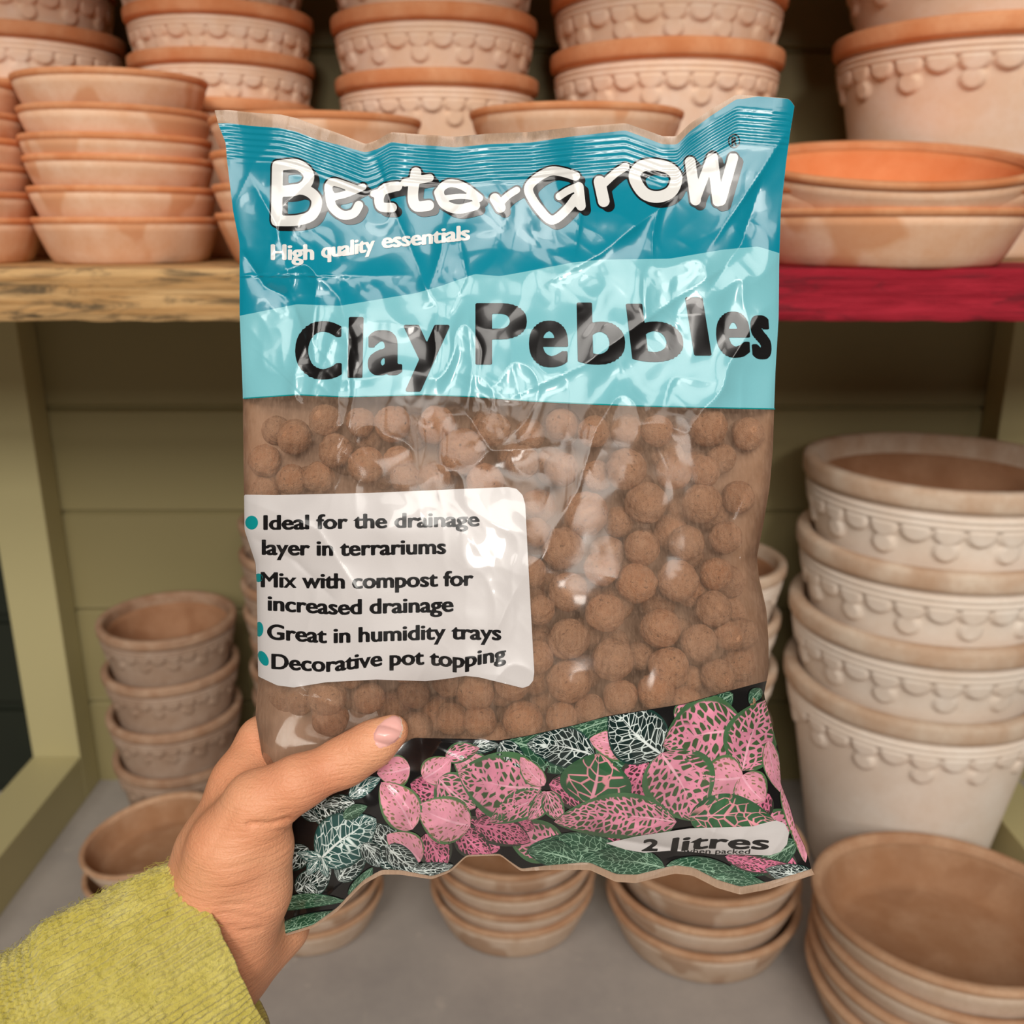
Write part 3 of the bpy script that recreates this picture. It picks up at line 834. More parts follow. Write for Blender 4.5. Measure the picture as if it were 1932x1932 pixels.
# "Clay Pebbles"
GL = [('C', 557, 645, 606, 716, 0), ('l', 657, 685, 598, 713, -.02), ('a', 694, 759, 623, 708, 0), ('y', 762, 848, 613, 739, 0),
      ('P', 897, 994, 572, 688, 0), ('e', 998, 1072, 605, 693, 0), ('b', 1089, 1179, 571, 688, .02), ('b', 1187, 1287, 573, 683, .12), ('l', 1301, 1334, 561, 671, .16), ('e', 1351, 1415, 588, 675, .03), ('s', 1417, 1454, 595, 678, .08)]
printed('title_lettering', join([text_box(c, a, b, t0, t1, 6.0, 2.0, sh) for c, a, b, t0, t1, sh in GL]), M['ink_black'], .0002, title)
# thin dark line under the light teal panel
xs_ = np.linspace(460, 1462, 300); yl = LIGHTWIN(xs_)
V = np.concatenate([np.stack([xs_, yl-1.3], -1), np.stack([xs_, yl+.8], -1)])
printed('border_line', (V, [[k, k+300, k+301, k+1] for k in range(299)]), M['ink_teal'], .00012, title)

# "BetterGrow", hand drawn strokes
def smooth_path(p, n=7):
    if len(p) < 3: return p
    closed = p[0] == p[-1]; out = []
    for i in range(len(p)-1):
        a = p[i-1] if i else (p[-2] if closed else p[0]); b, c = p[i], p[i+1]
        d = p[i+2] if i+2 < len(p) else (p[1] if closed else p[-1])
        for k in range(n):
            t = k/n
            out.append(tuple(.5*(2*b[m]+(c[m]-a[m])*t+(2*a[m]-5*b[m]+4*c[m]-d[m])*t*t+(3*b[m]-a[m]-3*c[m]+d[m])*t**3) for m in (0, 1)))
    return out+[p[-1]]
ST = [
    (10.5, [(524, 316), (522, 415)]), (10, [(524, 313), (560, 311), (582, 328), (578, 348), (556, 360), (528, 362)]), (10, [(528, 362), (572, 358), (597, 376), (590, 405), (562, 416), (522, 417)]),
    (6.5, [(624, 373), (652, 367), (685, 353)]), (7.5, [(623, 370), (620, 352), (630, 344), (655, 351), (672, 357)]), (8.5, [(622, 366), (627, 390), (646, 406), (667, 403), (677, 388)]),
    (9, [(750, 352), (727, 356), (716, 372), (719, 390), (740, 392)]), (6.5, [(705, 366), (750, 354)]),
    (10, [(785, 326), (779, 367), (785, 389), (809, 388)]), (7.5, [(764, 345), (811, 336)]),
    (7.5, [(829, 370), (833, 355), (850, 346), (876, 353), (904, 374)]), (9, [(828, 364), (838, 385), (864, 395), (897, 388)]), (5, [(840, 374), (870, 371), (904, 374)]),
    (10, [(934, 375), (944, 392)]), (6.5, [(944, 384), (958, 370), (975, 359)]),
    (8.5, [(1086, 333), (1060, 325), (1037, 324), (1010, 339), (997, 358), (1010, 385), (1033, 412), (1048, 414), (1070, 395), (1086, 374)]), (9, [(1092, 353), (1096, 389)]), (7, [(1090, 352), (1070, 361), (1055, 371)]),
    (11, [(1131, 343), (1139, 380)]), (7.5, [(1138, 348), (1160, 328), (1180, 315)]),
    (11, [(1197, 335), (1207, 316), (1232, 311), (1262, 318), (1276, 336), (1266, 362), (1240, 372), (1214, 364), (1197, 335)]),
    (10, [(1302, 306), (1312, 378)]), (8.5, [(1312, 378), (1342, 297)]), (10, [(1344, 297), (1354, 380)]), (9.5, [(1360, 379), (1383, 298)]),
]
ST = [(r, smooth_path(p)) for r, p in ST]
def strokes(x, y):
    d = np.full(x.shape, 1e9)
    for r, p in ST:
        d = np.minimum(d, seg_d(x, y, p)[0]-r)
    return d
lg = print_sdf(strokes, 500, 1400, 290, 432, 2.5)
printed('logo_lettering', lg, M['ink_white'], .00030, header)
sh = print_sdf(lambda x, y: np.minimum(np.minimum(strokes(x-4, y-4), strokes(x-9, y-8)), strokes(x, y)-2.2)-1.0, 494, 1420, 284, 446, 2.5)
printed('logo_shadow', sh, M['ink_black'], .00020, header)
rg = print_sdf(lambda x, y: np.abs(np.hypot((x-1385)/.82, y-266)-12.5)-1.3, 1366, 1404, 248, 284, 1.2)
printed('registered_mark', join([rg, text_box('R', 1380, 1391, 258, 275, .8, 1.0)]), M['ink_black'], .0002, header)
tg = join([text_line('High', 511, 593, 30, [(511, 491), (593, 491)], 2.0, 1.8), text_line('quality', 606, 708, 29, [(606, 487), (660, 482), (708, 473)], 2.0, 1.8),
           text_line('essentials', 720, 887, 29, [(720, 469), (800, 462), (887, 453)], 2.0, 1.8)])
printed('tagline_lettering', tg, M['ink_white'], .0002, header)

# information label
LAB = [(440, 933), (520, 934), (700, 930), (860, 923), (958, 919), (974, 922), (986, 934), (991, 952), (996, 1050), (1003, 1180), (1008, 1268), (1006, 1284), (998, 1294), (986, 1298), (942, 1287), (905, 1278), (878, 1275), (840, 1281), (803, 1285), (710, 1282), (616, 1287), (554, 1297), (523, 1293), (487, 1276), (440, 1262)]
lp = poly_sdf(LAB)
VF = print_sdf(lambda x, y: np.maximum(lp(x, y), (cL(y)+.5-x)), 450, 1014, 912, 1304, 3.0)
lab = printed('info_label', VF, M['label_white'], .00012, bag, 'white printed label with black text and teal bullets')
LN = [('Ideal for the drainage', 497, 905, 28, [(497, 1000), (700, 997), (905, 993)]), ('layer in terrariums', 494, 842, 29, [(494, 1047), (640, 1049), (842, 1045)]),
      ('Mix with compost for', 492, 894, 29, [(492, 1108), (660, 1111), (894, 1105)]), ('increased drainage', 505, 856, 29, [(505, 1152), (640, 1160), (856, 1154)]),
      ('Great in humidity trays', 504, 946, 29, [(504, 1206), (620, 1214), (840, 1206), (946, 1208)]), ('Decorative pot topping', 512, 955, 29, [(512, 1262), (620, 1268), (720, 1256), (800, 1254), (870, 1260), (955, 1246)])]
printed('label_lettering', join([text_line(t_, a, b, c, bp, 1.9, 1.3) for t_, a, b, c, bp in LN]), M['ink_black'], .00022, lab)
for bx, by, rx, ry, cl in ((475, 986, 12, 13, 0), (488, 1090, 8, 8, 0), (489, 1187, 8, 14, 0), (497, 1242, 9, 14, .35)):
    vf = print_sdf(lambda x, y: np.maximum(np.hypot((x-bx-cl*(y-by))/rx, (y-by)/ry)*8-8, cL(y)+.5-x), bx-22, bx+22, by-20, by+20, 1.5)
    printed('bullet', vf, M['ink_teal'], .00022, lab, 'teal dot')

# leaves of the printed photo: (base, tip, half width, kind)
LV = [
    ((960, 1400), (1100, 1450), 34, 'dim'), ((1150, 1360), (1060, 1400), 24, 'dim'), ((1380, 1310), (1280, 1350), 26, 'dim'), ((1180, 1540), (1100, 1500), 26, 'magenta'), ((1330, 1470), (1420, 1530), 34, 'pink'),
    ((760, 1640), (700, 1560), 30, 'white'), ((850, 1500), (780, 1480), 34, 'magenta'), ((940, 1600), (840, 1560), 30, 'magenta'), ((1060, 1600), (960, 1560), 34, 'pink'), ((1240, 1590), (1120, 1570), 28, 'magenta'), ((1500, 1640), (1420, 1600), 26, 'magenta'),
    ((1210, 1480), (1130, 1420), 30, 'dim'), ((1350, 1420), (1300, 1460), 26, 'dim'), ((580, 1600), (540, 1640), 20, 'white'), ((640, 1660), (690, 1600), 22, 'white'), ((1440, 1560), (1500, 1540), 24, 'pink'), ((930, 1470), (860, 1420), 26, 'rose'),
    ((1040, 1480), (1180, 1500), 30, 'magenta'), ((900, 1530), (1000, 1560), 30, 'magenta'), ((1450, 1500), (1400, 1560), 26, 'magenta'), ((640, 1560), (600, 1500), 22, 'white'), ((560, 1680), (620, 1640), 22, 'white'),
    ((1500, 1590), (1380, 1640), 24, 'dim'), ((1180, 1620), (1010, 1600), 26, 'dim'),
    ((1275, 1356), (1310, 1330), 15, 'pink'), ((1191, 1419), (1118, 1396), 25, 'rose'), ((1217, 1436), (1180, 1512), 32, 'magenta'),
    ((1119, 1425), (1003, 1405), 32, 'white'), ((889, 1412), (938, 1406), 12, 'white'), ((945, 1401), (990, 1450), 20, 'white'),
    ((842, 1430), (900, 1413), 16, 'pink'), ((800, 1468), (846, 1434), 24, 'rose'), ((772, 1448), (716, 1458), 26, 'rose'), ((829, 1470), (892, 1520), 32, 'pink'),
    ((897, 1556), (993, 1585), 26, 'magenta'), ((863, 1562), (922, 1612), 24, 'magenta'), ((803, 1575), (834, 1638), 28, 'magenta'),
    ((792, 1623), (735, 1578), 26, 'rose'), ((885, 1557), (795, 1524), 38, 'rose'), ((777, 1562), (724, 1482), 32, 'rose'),
    ((1017, 1487), (876, 1460), 54, 'pink'), ((1033, 1504), (932, 1547), 24, 'pink'), ((1032, 1494), (1000, 1544), 15, 'pink'), ((1033, 1494), (1060, 1545), 17, 'pink'), ((1026, 1480), (985, 1432), 16, 'rose'),
    ((1113, 1515), (1128, 1428), 56, 'green'), ((1246, 1421), (1160, 1338), 47, 'white'), ((1403, 1379), (1262, 1404), 60, 'pink'),
    ((1402, 1450), (1446, 1330), 42, 'pink'), ((1450, 1400), (1474, 1490), 14, 'rose'), ((1400, 1466), (1326, 1466), 38, 'rose'), ((1400, 1464), (1438, 1508), 30, 'rose'),
    ((1248, 1424), (1309, 1538), 58, 'pink'), ((1270, 1550), (1062, 1550), 36, 'pink'), ((1304, 1541), (1452, 1552), 34, 'green'), ((1435, 1300), (1415, 1325), 10, 'dim'),
    ((1478, 1486), (1516, 1616), 17, 'rose'), ((1371, 1616), (1490, 1633), 14, 'magenta'),
    ((604, 1622), (702, 1550), 42, 'teal'), ((607, 1617), (582, 1648), 11, 'teal'), ((606, 1616), (564, 1609), 9, 'teal'), ((608, 1618), (618, 1652), 8, 'teal'),
    ((661, 1503), (714, 1470), 14, 'teal'), ((668, 1515), (613, 1519), 13, 'white'), ((649, 1542), (690, 1522), 11, 'dim'), ((600, 1545), (565, 1530), 10, 'white'), ((686, 1592), (714, 1632), 16, 'white'), ((732, 1597), (790, 1642), 20, 'white'),
    ((575, 1670), (598, 1690), 11, 'white'), ((524, 1756), (634, 1722), 18, 'dim'), ((514, 1712), (640, 1700), 12, 'dim'), ((660, 1690), (700, 1640), 12, 'dim'),
    ((1530, 1648), (1450, 1640), 16, 'white'), ((1250, 1636), (1105, 1626), 24, 'dim'), ((1261, 1634), (1410, 1668), 20, 'dim'), ((1087, 1624), (1000, 1606), 22, 'dim'), ((1330, 1660), (1440, 1668), 12, 'dim'), ((780, 1640), (850, 1632), 12, 'white'),
]
KIND = ['pink', 'rose', 'magenta', 'green', 'white', 'teal', 'dim']
LVV = []; LVF = []; LVU = []; LVM = []; LVL = []
for q, (b, tp, w, kd) in enumerate(LV):
    nu, nv = 26, 15; base = sum(len(a) for a in LVV)
    u = np.linspace(0, 1, nu)[:, None].repeat(nv, 1); vv = np.linspace(-1, 1, nv)[None, :].repeat(nu, 0)
    b = np.array(b, float)-(np.array(tp, float)-np.array(b))*.03; tp = np.array(tp, float)+(np.array(tp, float)-b)*.08; w = w*1.22
    ax = np.array(tp, float)-np.array(b); ln = np.hypot(*ax); ax /= ln; px = np.array([-ax[1], ax[0]])
    wd = w*np.power(np.sin(PI*np.power(np.clip(u, 0, 1), .78)), .72)
    bend = .05*ln*np.sin(PI*u)*(1 if q % 2 else -1)
    X = b[0]+ax[0]*u*ln+px[0]*(vv*wd+bend); Y = b[1]+ax[1]*u*ln+px[1]*(vv*wd+bend)
    Y = np.clip(Y, WINLEAF(X)+1, sealB(X)-.5); X = np.clip(X, cL(Y)+1, cR(Y)-1)
    LVV.append(np.stack([X, Y], -1).reshape(-1, 2)); LVL.append(np.full(nu*nv, .00005+q*.000006))
    LVU.append(np.stack([u*ln/70, (q+.5+vv/2.2)*1.0], -1).reshape(-1, 2))
    LVF += [[a+base for a in f_] for f_ in grid_faces(nu, nv)]; LVM += [KIND.index(kd)]*((nu-1)*(nv-1))
LVV = np.vstack(LVV); P, nn = on_film(LVV[:, 0], LVV[:, 1]); P = P-np.concatenate(LVL)[:, None]*FWD
o = mesh_obj('printed_leaves', P, LVF, [M['leaf_'+k] for k in KIND], None, BAG_O, midx=LVM, normals=nn, uv=np.vstack(LVU))
o.location = (0, 0, 0); o.parent = leafp
# volume label
VL = [(1143, 1590), (1200, 1577), (1300, 1562), (1420, 1558), (1448, 1550), (1464, 1547), (1480, 1553), (1488, 1570), (1484, 1592), (1472, 1606), (1452, 1613), (1400, 1611), (1350, 1611), (1300, 1606), (1262, 1604), (1215, 1608), (1180, 1602)]
vl = printed('volume_label', print_sdf(poly_sdf(VL), 1136, 1496, 1540, 1620, 2.5), M['label_white'], .00062, bag, 'white rounded label with the volume')
vt = join([text_box('2', 1212, 1242, 1582, 1605, 2.2, 1.4, -.2), text_line('litres', 1264, 1449, 27, [(1264, 1607), (1330, 1600), (1449, 1602)], 2.4, 1.6, .18), text_line('when packed', 1288, 1414, 9, [(1288, 1609), (1414, 1610)], .35, .8, .15)])
printed('volume_lettering', vt, M['ink_black'], .00070, vl)

# ------------------------------------------------------------------ pebbles in the bag
PB = [(987, 873, 32), (1271, 890, 33), (1324, 948, 38), (1218, 952, 40), (1108, 969, 42), (1062, 1036, 41), (1136, 1071, 33), (1201, 1102, 38), (1279, 1092, 39), (1351, 1085, 31), (1071, 1119, 37), (1141, 1159, 37), (1247, 1184, 38), (1317, 1215, 34), (1071, 1208, 39), (1158, 1246, 40), (1262, 1259, 38), (1073, 1287, 41), (1173, 1314, 33), (1238, 1307, 35), (985, 1358, 38), (1061, 1355, 30), (1337, 808, 36), (1409, 819, 31), (1180, 883, 38), (1061, 883, 32), (1330, 887, 30), (1392, 938, 31), (1368, 1017, 31), (1293, 1024, 33), (1211, 1037, 33), (1009, 948, 24), (1008, 1006, 28), (1018, 1153, 28), (1344, 1150, 34), (1376, 1198, 28), (1354, 1276, 32), (557, 824, 33), (616, 793, 30), (741, 802, 34), (824, 799, 36), (874, 855, 45), (818, 905, 31), (914, 914, 36), (678, 796, 27), (765, 905, 28), (500, 868, 30), (618, 1316, 36), (624, 1358, 34), (854, 1355, 31), (905, 1356, 31), (900, 1303, 36), (932, 812, 32), (1120, 812, 30), (1240, 815, 30), (690, 880, 34), (600, 900, 30), (1060, 800, 30)]
pm = []
for k in range(5):
    bm = bmesh.new(); bmesh.ops.create_icosphere(bm, subdivisions=5, radius=1.0)
    co = np.array([v.co for v in bm.verts])
    sx = 1+.10*np.sin(co[:, 0]*1.3+k)+.07*fbm(co[:, 0]*1.4+k*5, co[:, 1]*1.4+co[:, 2], 2, k)
    rr = sx*(1+.055*fbm(co[:, 0]*2.2+k*9, co[:, 1]*2.2+co[:, 2]*1.7, 3, 30+k)+.022*fbm(co[:, 0]*9+k, co[:, 1]*9-co[:, 2]*8, 3, 50+k))
    pit = vnoise(co[:, 0]*5+k*3, co[:, 1]*5+co[:, 2]*4.3, 70+k)
    rr -= .05*np.clip((pit-.55)*3, 0, 1)
    rr /= rr.mean()
    for v, r in zip(bm.verts, rr): v.co *= r
    me = bpy.data.meshes.new('clay_pebble'); bm.to_mesh(me); bm.free(); me.materials.append(M['pebble'])
    me.polygons.foreach_set('use_smooth', np.full(len(me.polygons), True)); pm.append(me)
pts3 = []
def add_pebble(x, y, r_px, extra, tol=.9):
    h = float(bil(HG, x, y)); df = BD-h
    rm = r_px/F*(df+.01)
    # the film around it must clear the pebble
    d = df+rm*1.08
    for rho in (.3, .6, .85, 1.05):
        for a in np.linspace(0, 2*PI, 10, endpoint=False):
            fdp = BD-float(bil(HG, x+rho*r_px*math.cos(a), y+rho*r_px*math.sin(a)))
            d = max(d, fdp+1.08*rm*math.sqrt(max(0, 1-(rho/1.08)**2)))
    d = d+.0006+extra
    c = ray(x, y, d)
    for q, r in pts3:
        if np.linalg.norm(q-c) < (r+rm)*tol: return False
    pts3.append((c, rm)); return True
for x, y, r in PB: add_pebble(x, y, r, 0, .5)
npb = len(pts3)
tries = 0
while len(pts3) < 235 and tries < 14000:
    tries += 1
    x = rng.uniform(480, 1430); y = rng.uniform(800, 1400)
    if y > WINLEAF(x)+20 or (x < 940 and 990 < y < 1250): continue
    if x < cL(y)+40 or x > cR(y)-48 or (x < 620 and y > 1335): continue
    if math.hypot(x-690, y-1410) < 90: continue
    add_pebble(x, y, rng.uniform(28, 39), rng.choice([0, .006, .012, .018]), .93)
for k, (c, r) in enumerate(pts3):
    o = bpy.data.objects.new('clay_pebble', pm[k % 5]); COL.objects.link(o)
    o.location = c; o.scale = (r, r, r); o.rotation_euler = rng.uniform(0, 6.28, 3)
    tag(o, 'round brown fired clay pebble inside the clear bag', 'clay pebble', 'clay pebbles inside the bag')

# ------------------------------------------------------------------ hand and sleeve
def J(x, y, d): return ray(x, y, d)
def fd(x, y): return BD-float(bil(HG, x, y))
CAPS = []
def cap(a, b, ra, rb): CAPS.append((J(*a), J(*b), ra, rb))
tip_d = fd(738, 1384)-.0070
ip_d = fd(655, 1432)-.0080
# thumb
cap((741, 1379, tip_d), (700, 1406, tip_d+.0004), .0066, .0080)
cap((700, 1406, tip_d+.0004), (650, 1437, ip_d), .0080, .0086)
cap((650, 1437, ip_d), (560, 1478, .3745), .0086, .0095)
cap((560, 1478, .3745), (488, 1520, .377), .0095, .0128)
cap((488, 1520, .377), (440, 1600, .380), .0128, .0165)
cap((440, 1600, .380), (405, 1700, .388), .0165, .020)
# thenar eminence
cap((505, 1600, .382), (480, 1680, .386), .0105, .0135)
cap((480, 1680, .386), (440, 1760, .392), .0135, .019)
# back of the hand: index and middle metacarpals
cap((497, 1400, .4155), (462, 1478, .405), .0100, .0130)
cap((462, 1478, .402), (410, 1610, .397), .0130, .0160)
cap((410, 1610, .397), (385, 1720, .397), .0160, .0185)
cap((475, 1500, .392), (425, 1600, .390), .0085, .0130)
cap((480, 1520, .414), (420, 1680, .408), .0145, .018)
# fingers behind the bag
FG = .431
cap((497, 1400, .4155), (565, 1360, .428), .0100, .0088); cap((565, 1360, .428), (660, 1330, .432), .0085, .0078); cap((660, 1330, .432), (735, 1345, .430), .0078, .0068)
cap((470, 1470, .417), (560, 1436, .434), .0098, .0090); cap((560, 1436, .433), (670, 1425, .436), .0088, .0080); cap((670, 1425, .436), (750, 1440, .434), .008, .0068)
cap((480, 1560, .418), (570, 1540, .434), .0094, .0086); cap((570, 1540, .434), (670, 1530, .436), .0084, .0076); cap((670, 1530, .436), (735, 1545, .434), .0076, .0066)
cap((500, 1660, .420), (580, 1640, .430), .0086, .0078); cap((580, 1640, .430), (645, 1622, .432), .0076, .0068); cap((645, 1622, .432), (690, 1628, .430), .0068, .006)
# palm and heel behind the bag's corner
cap((450, 1620, .41), (465, 1765, .408), .018, .018)
cap((500, 1660, .420), (530, 1748, .418), .0125, .0108)
cap((530, 1748, .418), (458, 1800, .408), .0108, .0165)
# wrist and forearm
cap((400, 1700, .394), (350, 1790, .394), .0190, .0225)
cap((440, 1780, .402), (380, 1850, .398), .0180, .0225)
cap((365, 1825, .394), (150, 1960, .375), .0280, .031)
lo = np.min([np.minimum(a-ra, b-rb) for a, b, ra, rb in CAPS], 0)-.006
hi = np.max([np.maximum(a+ra, b+rb) for a, b, ra, rb in CAPS], 0)+.006
VS = .00125
nx, ny, nz = [int(q) for q in np.ceil((hi-lo)/VS)]
ax_ = [lo[k]+VS*np.arange(n_) for k, n_ in enumerate((nx, ny, nz))]
Dv = np.full((nx, ny, nz), .05, np.float32)
KS = .0075
for a, b, ra, rb in CAPS:
    m = max(ra, rb)+.016
    sl = tuple(slice(max(0, int((min(a[k], b[k])-m-lo[k])/VS)), min((nx, ny, nz)[k], int((max(a[k], b[k])+m-lo[k])/VS)+2)) for k in range(3))
    xx, yy, zz = np.meshgrid(ax_[0][sl[0]], ax_[1][sl[1]], ax_[2][sl[2]], indexing='ij')
    ab = b-a; h = np.clip(((xx-a[0])*ab[0]+(yy-a[1])*ab[1]+(zz-a[2])*ab[2])/(ab@ab), 0, 1)
    d = np.sqrt((xx-a[0]-h*ab[0])**2+(yy-a[1]-h*ab[1])**2+(zz-a[2]-h*ab[2])**2)-(ra+(rb-ra)*h)
    o_ = Dv[sl]; k_ = np.clip(KS-np.abs(o_-d), 0, KS)/KS
    Dv[sl] = np.minimum(o_, d)-k_*k_*KS*.25
def surface_nets(D, lo, vs):
    ins = D < 0
    n = D.shape
    c = [ins[i:n[0]-1+i, j:n[1]-1+j, k:n[2]-1+k] for i in (0, 1) for j in (0, 1) for k in (0, 1)]
    s = sum(q.astype(np.int8) for q in c); act = (s > 0) & (s < 8)
    idx = np.full(act.shape, -1, np.int64); cells = np.argwhere(act); idx[act] = np.arange(len(cells))
    acc = np.zeros((len(cells), 3)); cnt = np.zeros(len(cells))
    cor = [(i, j, k) for i in (0, 1) for j in (0, 1) for k in (0, 1)]
    vals = [D[cells[:, 0]+i, cells[:, 1]+j, cells[:, 2]+k].astype(float) for i, j, k in cor]
    for p in range(8):
        for q in range(p+1, 8):
            if sum(abs(cor[p][m]-cor[q][m]) for m in range(3)) != 1: continue
            m = (vals[p] < 0) != (vals[q] < 0)
            t = np.where(m, vals[p]/np.where(m, vals[p]-vals[q], 1), 0)
            pt = np.array(cor[p])[None]+t[:, None]*(np.array(cor[q])-np.array(cor[p]))[None]
            acc += np.where(m[:, None], pt, 0); cnt += m
    V = lo+(cells+acc/cnt[:, None])*vs
    Fc = []
    for axis in range(3):
        a1, a2 = [k for k in range(3) if k != axis]
        s0 = [slice(None)]*3; s1 = [slice(None)]*3; s0[axis] = slice(0, -1); s1[axis] = slice(1, None)
        e = np.argwhere(ins[tuple(s0)] != ins[tuple(s1)])
        for p in e:
            if p[a1] < 1 or p[a2] < 1 or p[a1] >= n[a1]-1 or p[a2] >= n[a2]-1: continue
            q = []
            for d1, d2 in ((-1, -1), (0, -1), (0, 0), (-1, 0)):
                w = p.copy(); w[a1] += d1; w[a2] += d2; q.append(int(idx[tuple(w)]))
            if min(q) < 0: continue
            flip = ins[tuple(p)]
            if axis == 1: flip = not flip
            Fc.append(q if flip else q[::-1])
    return V, Fc
HV, HF = surface_nets(Dv, lo, VS)
def relax(V, Fc, it, lam=.5):
    E = np.unique(np.sort(np.concatenate([np.array(Fc)[:, [k, (k+1) % 4]] for k in range(4)]), 1), axis=0)
    deg = np.bincount(E.ravel(), minlength=len(V))[:, None].astype(float)
    for k in range(it):
        S = np.zeros_like(V); np.add.at(S, E[:, 0], V[E[:, 1]]); np.add.at(S, E[:, 1], V[E[:, 0]])
        V = V+lam*(S/np.maximum(deg, 1)-V)
    return V
HV = relax(HV, HF, 6)
# creases of the knuckle, web and wrist, pressed in along lines on the skin
def to_px(V):
    r = V-CAM; d = r@FWD
    return 966+F*(r@RIGHT)/d, 966-F*(r@UPV)/d, d
vx, vy, vd = to_px(HV)
vnrm = np.zeros_like(HV); fa = np.array(HF)
fn_ = np.cross(HV[fa[:, 2]]-HV[fa[:, 0]], HV[fa[:, 3]]-HV[fa[:, 1]])
for k in range(4): np.add.at(vnrm, fa[:, k], fn_)
vnrm /= np.linalg.norm(vnrm, axis=1, keepdims=True)+1e-12
if np.mean(np.einsum('ij,ij->i', vnrm, HV-HV.mean(0))) < 0:
    vnrm = -vnrm; HF = [q[::-1] for q in HF]
front = (vnrm@FWD) < .15
SK = [([(626, 1424), (632, 1445), (650, 1460)], .00030, 3.0), ([(640, 1416), (648, 1438), (664, 1452)], .00034, 3.0), ([(655, 1410), (664, 1430), (676, 1444)], .0003, 3.0), ([(668, 1408), (678, 1424)], .00022, 3),
      ([(545, 1548), (510, 1556), (470, 1556)], .0019, 5.5), ([(546, 1566), (512, 1568), (470, 1566)], .0006, 4), ([(540, 1532), (505, 1540)], .0005, 4),
      ([(500, 1625), (440, 1640), (390, 1650)], .0002, 4), ([(505, 1660), (450, 1672), (400, 1680)], .0002, 4), ([(510, 1716), (470, 1708), (420, 1706)], .0004, 5), ([(498, 1735), (460, 1728), (420, 1722)], .0004, 5), ([(492, 1752), (455, 1758), (432, 1750)], .0005, 5),
      ([(440, 1530), (400, 1600), (365, 1650)], .0004, 9)]
for pts, a, w in SK:
    d, _ = seg_d(vx, vy, pts); HV = HV-(front*a*np.exp(-(d/w)**2))[:, None]*vnrm
HAND_O = ray(400, 1700, .40)
person = mesh_obj('person', HV, HF, M['skin'], None, HAND_O)
tag(person, "person's hand with thumb over the bag's lower corner, in a fuzzy lime green knit sleeve", 'person')
bvh = BVHTree.FromPolygons([tuple(p) for p in HV], HF)
# thumbnail
NAIL = [(703, 1388), (707, 1405), (716, 1414), (730, 1410), (746, 1401), (757, 1391), (762, 1376), (760, 1357), (753, 1346), (742, 1347), (726, 1356), (711, 1370)]
ns = poly_sdf(NAIL)
V2, F2 = print_sdf(lambda x, y: ns(x, y)-1.5, 695, 772, 1338, 1422, 2.0)
dn = []
for x, y in V2:
    w = Vector(ray(x, y, 1.0)-CAM); hit = bvh.ray_cast(Vector(CAM), w.normalized())
    dn.append((hit[0]-Vector(CAM)).dot(Vector(FWD)) if hit[0] else np.nan)
dn = np.array(dn); dn[np.isnan(dn)] = np.nanmax(dn)
A_ = np.c_[np.ones(len(V2)), V2-V2.mean(0), (V2-V2.mean(0))**2, np.prod(V2-V2.mean(0), 1)]
cf = np.linalg.lstsq(A_, dn, rcond=None)[0]; ds = A_@cf
inn = np.array([ns(np.array([x]), np.array([y]))[0] for x, y in V2])
dfin = np.where(inn > -2.0, dn+.0001, np.minimum(dn-.00025, .6*ds+.4*dn-.0003))
cx_ = V2[:, 0]; cy_ = V2[:, 1]
tipd, _ = seg_d(cx_, cy_, [(742, 1345), (755, 1345), (763, 1360), (764, 1378), (758, 1392)])
fm = [1 if np.mean(tipd[q]) < 5.5 else 0 for q in F2]
nl = mesh_obj('thumbnail', ray(cx_, cy_, dfin), F2, [M['nail'], M['nail_edge']], person, HAND_O, midx=fm)
nl['label'] = 'pink thumbnail with pale tip'

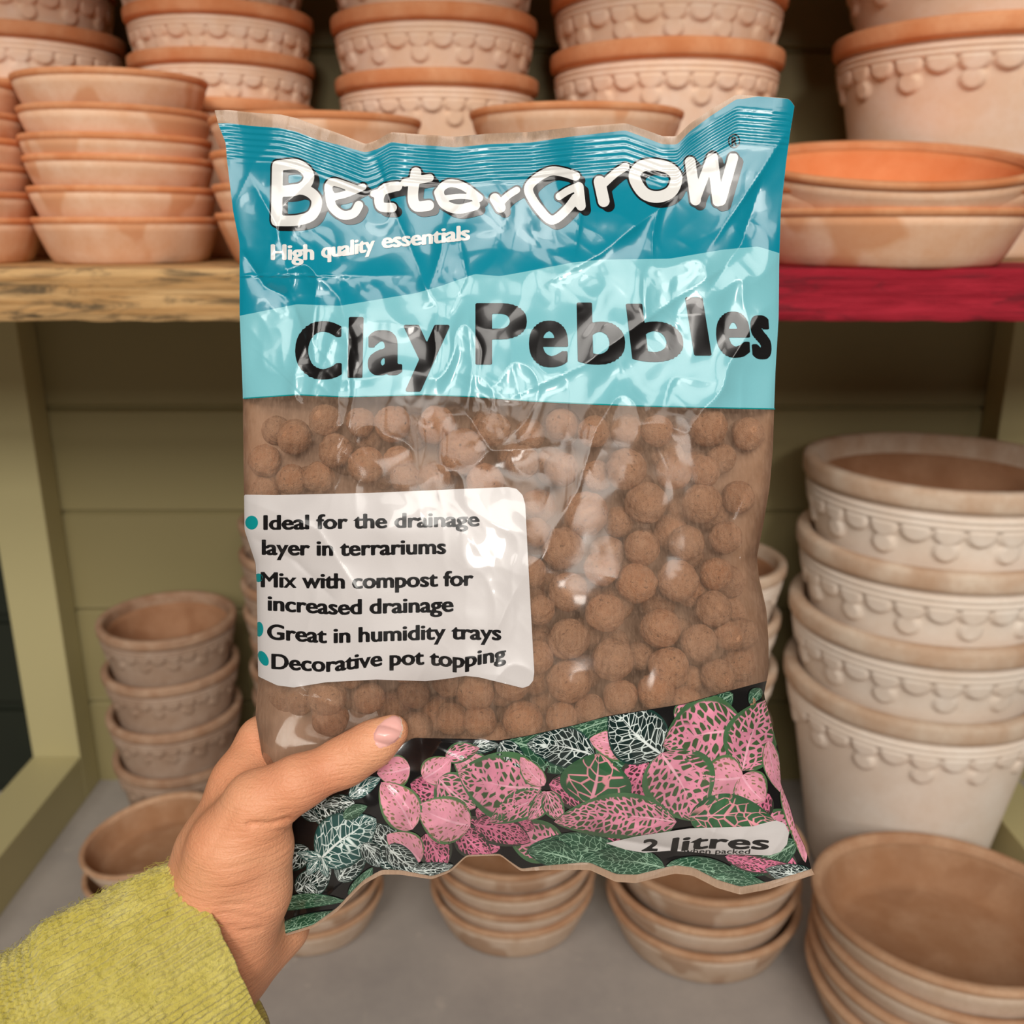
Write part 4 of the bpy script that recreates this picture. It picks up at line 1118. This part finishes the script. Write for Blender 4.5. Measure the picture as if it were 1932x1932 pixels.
# sleeve ------------------------------------------------------------
A0 = J(434, 1779, .396); A1 = J(96, 1985, .368)
axis = (A1-A0); LEN = np.linalg.norm(axis); axis /= LEN
side = np.cross(axis, FWD); side /= np.linalg.norm(side); dep = np.cross(side, axis)
def sleeve_pt(l, ph, off=0.0):
    """l: metres from the cuff edge, ph: angle; off: outwards"""
    R = np.interp(l, [-.001, 0, .003, .02, .04, .058, .063, .070, .08, .10, .15], [.0385, .0397, .0404, .0412, .0422, .0425, .0405, .0402, .0420, .0445, .049])
    R = R*(1+.035*np.sin(2*ph+l*30)*np.clip(l/.05, 0, 1)+.03*np.sin(3*ph-l*55)*np.clip((l-.05)/.02, 0, 1))
    # two knit textures: lengthwise ribs on the cuff, a finer stitch beyond the turn
    warp = ph*96+1.5*np.sin(l*60+2*ph)+2.2*fbm(ph*5, l*110, 2, 44)
    rib = np.power(.5+.5*np.cos(warp), .7)
    row = np.cos(l/.0027*2*PI+1.6*np.cos(warp))
    cuff = np.clip((.064-l)/.006, 0, 1)
    tex = cuff*(.0017*rib+.0002*row*rib)*(.7+.6*fbm(ph*6, l*90, 2, 47))+(1-cuff)*(.0006*rib+.0005*row)
    tex = tex+.0008*fbm(ph*20, l*420, 3, 41)
    R = R+tex+off
    return A0+np.multiply.outer(l, axis)+(R*np.cos(ph))[..., None]*side+(R*.92*np.sin(ph))[..., None]*dep
nl_, nph = 260, 900
l = np.linspace(0, .15, nl_)[:, None].repeat(nph, 1); ph = (np.arange(nph)/nph*2*PI)[None, :].repeat(nl_, 0)
S1 = sleeve_pt(l+.0012*fbm(ph*4, ph*0+.5, 2, 9)*np.exp(-l/.01), ph)
# turned-in edge
S0 = sleeve_pt(np.full((1, nph), .0004), ph[:1], -.0015); Sm = sleeve_pt(np.full((1, nph), .012), ph[:1], -.0030)
SV = np.concatenate([Sm, S0, S1], 0); rws = SV.shape[0]
k = np.arange(rws*nph).reshape(rws, nph); k2 = np.roll(k, -1, 1)
SF = np.stack([k[:-1], k2[:-1], k2[1:], k[1:]], -1).reshape(-1, 4).tolist()
sleeve = mesh_obj('sleeve', SV, SF, M['knit'], person, HAND_O); sleeve['label'] = 'fuzzy lime green ribbed knit cuff'
bpy.context.view_layer.update()
cu = bpy.data.curves.new('fuzz', 'CURVE'); cu.dimensions = '3D'; cu.bevel_depth = .00005; cu.bevel_resolution = 0
for k in range(3400):
    l0 = np.array(rng.uniform(0, .13)); p0 = np.array(rng.uniform(0, 2*PI))
    b = sleeve_pt(l0, p0); e1 = sleeve_pt(l0+rng.normal(0, .0012), p0+rng.normal(0, .03), .0012+.001*rng.random())
    big = rng.random() < .05
    e2 = sleeve_pt(l0+rng.normal(0, .002*(2 if big else 1)), p0+rng.normal(0, .07*(2 if big else 1)), (.003 if big else .0013)*rng.random()+.0006)
    sp = cu.splines.new('POLY'); sp.points.add(3)
    mid = (e1+e2)/2+rng.normal(0, .0003, 3)
    for q, pnt in enumerate((b, e1, mid, e2)): sp.points[q].co = tuple(pnt-HAND_O)+(1,)
cu.materials.append(M['fibre'])
fz = bpy.data.objects.new('fuzz', cu); COL.objects.link(fz); fz.parent = sleeve; tag(fz, kind='stuff')
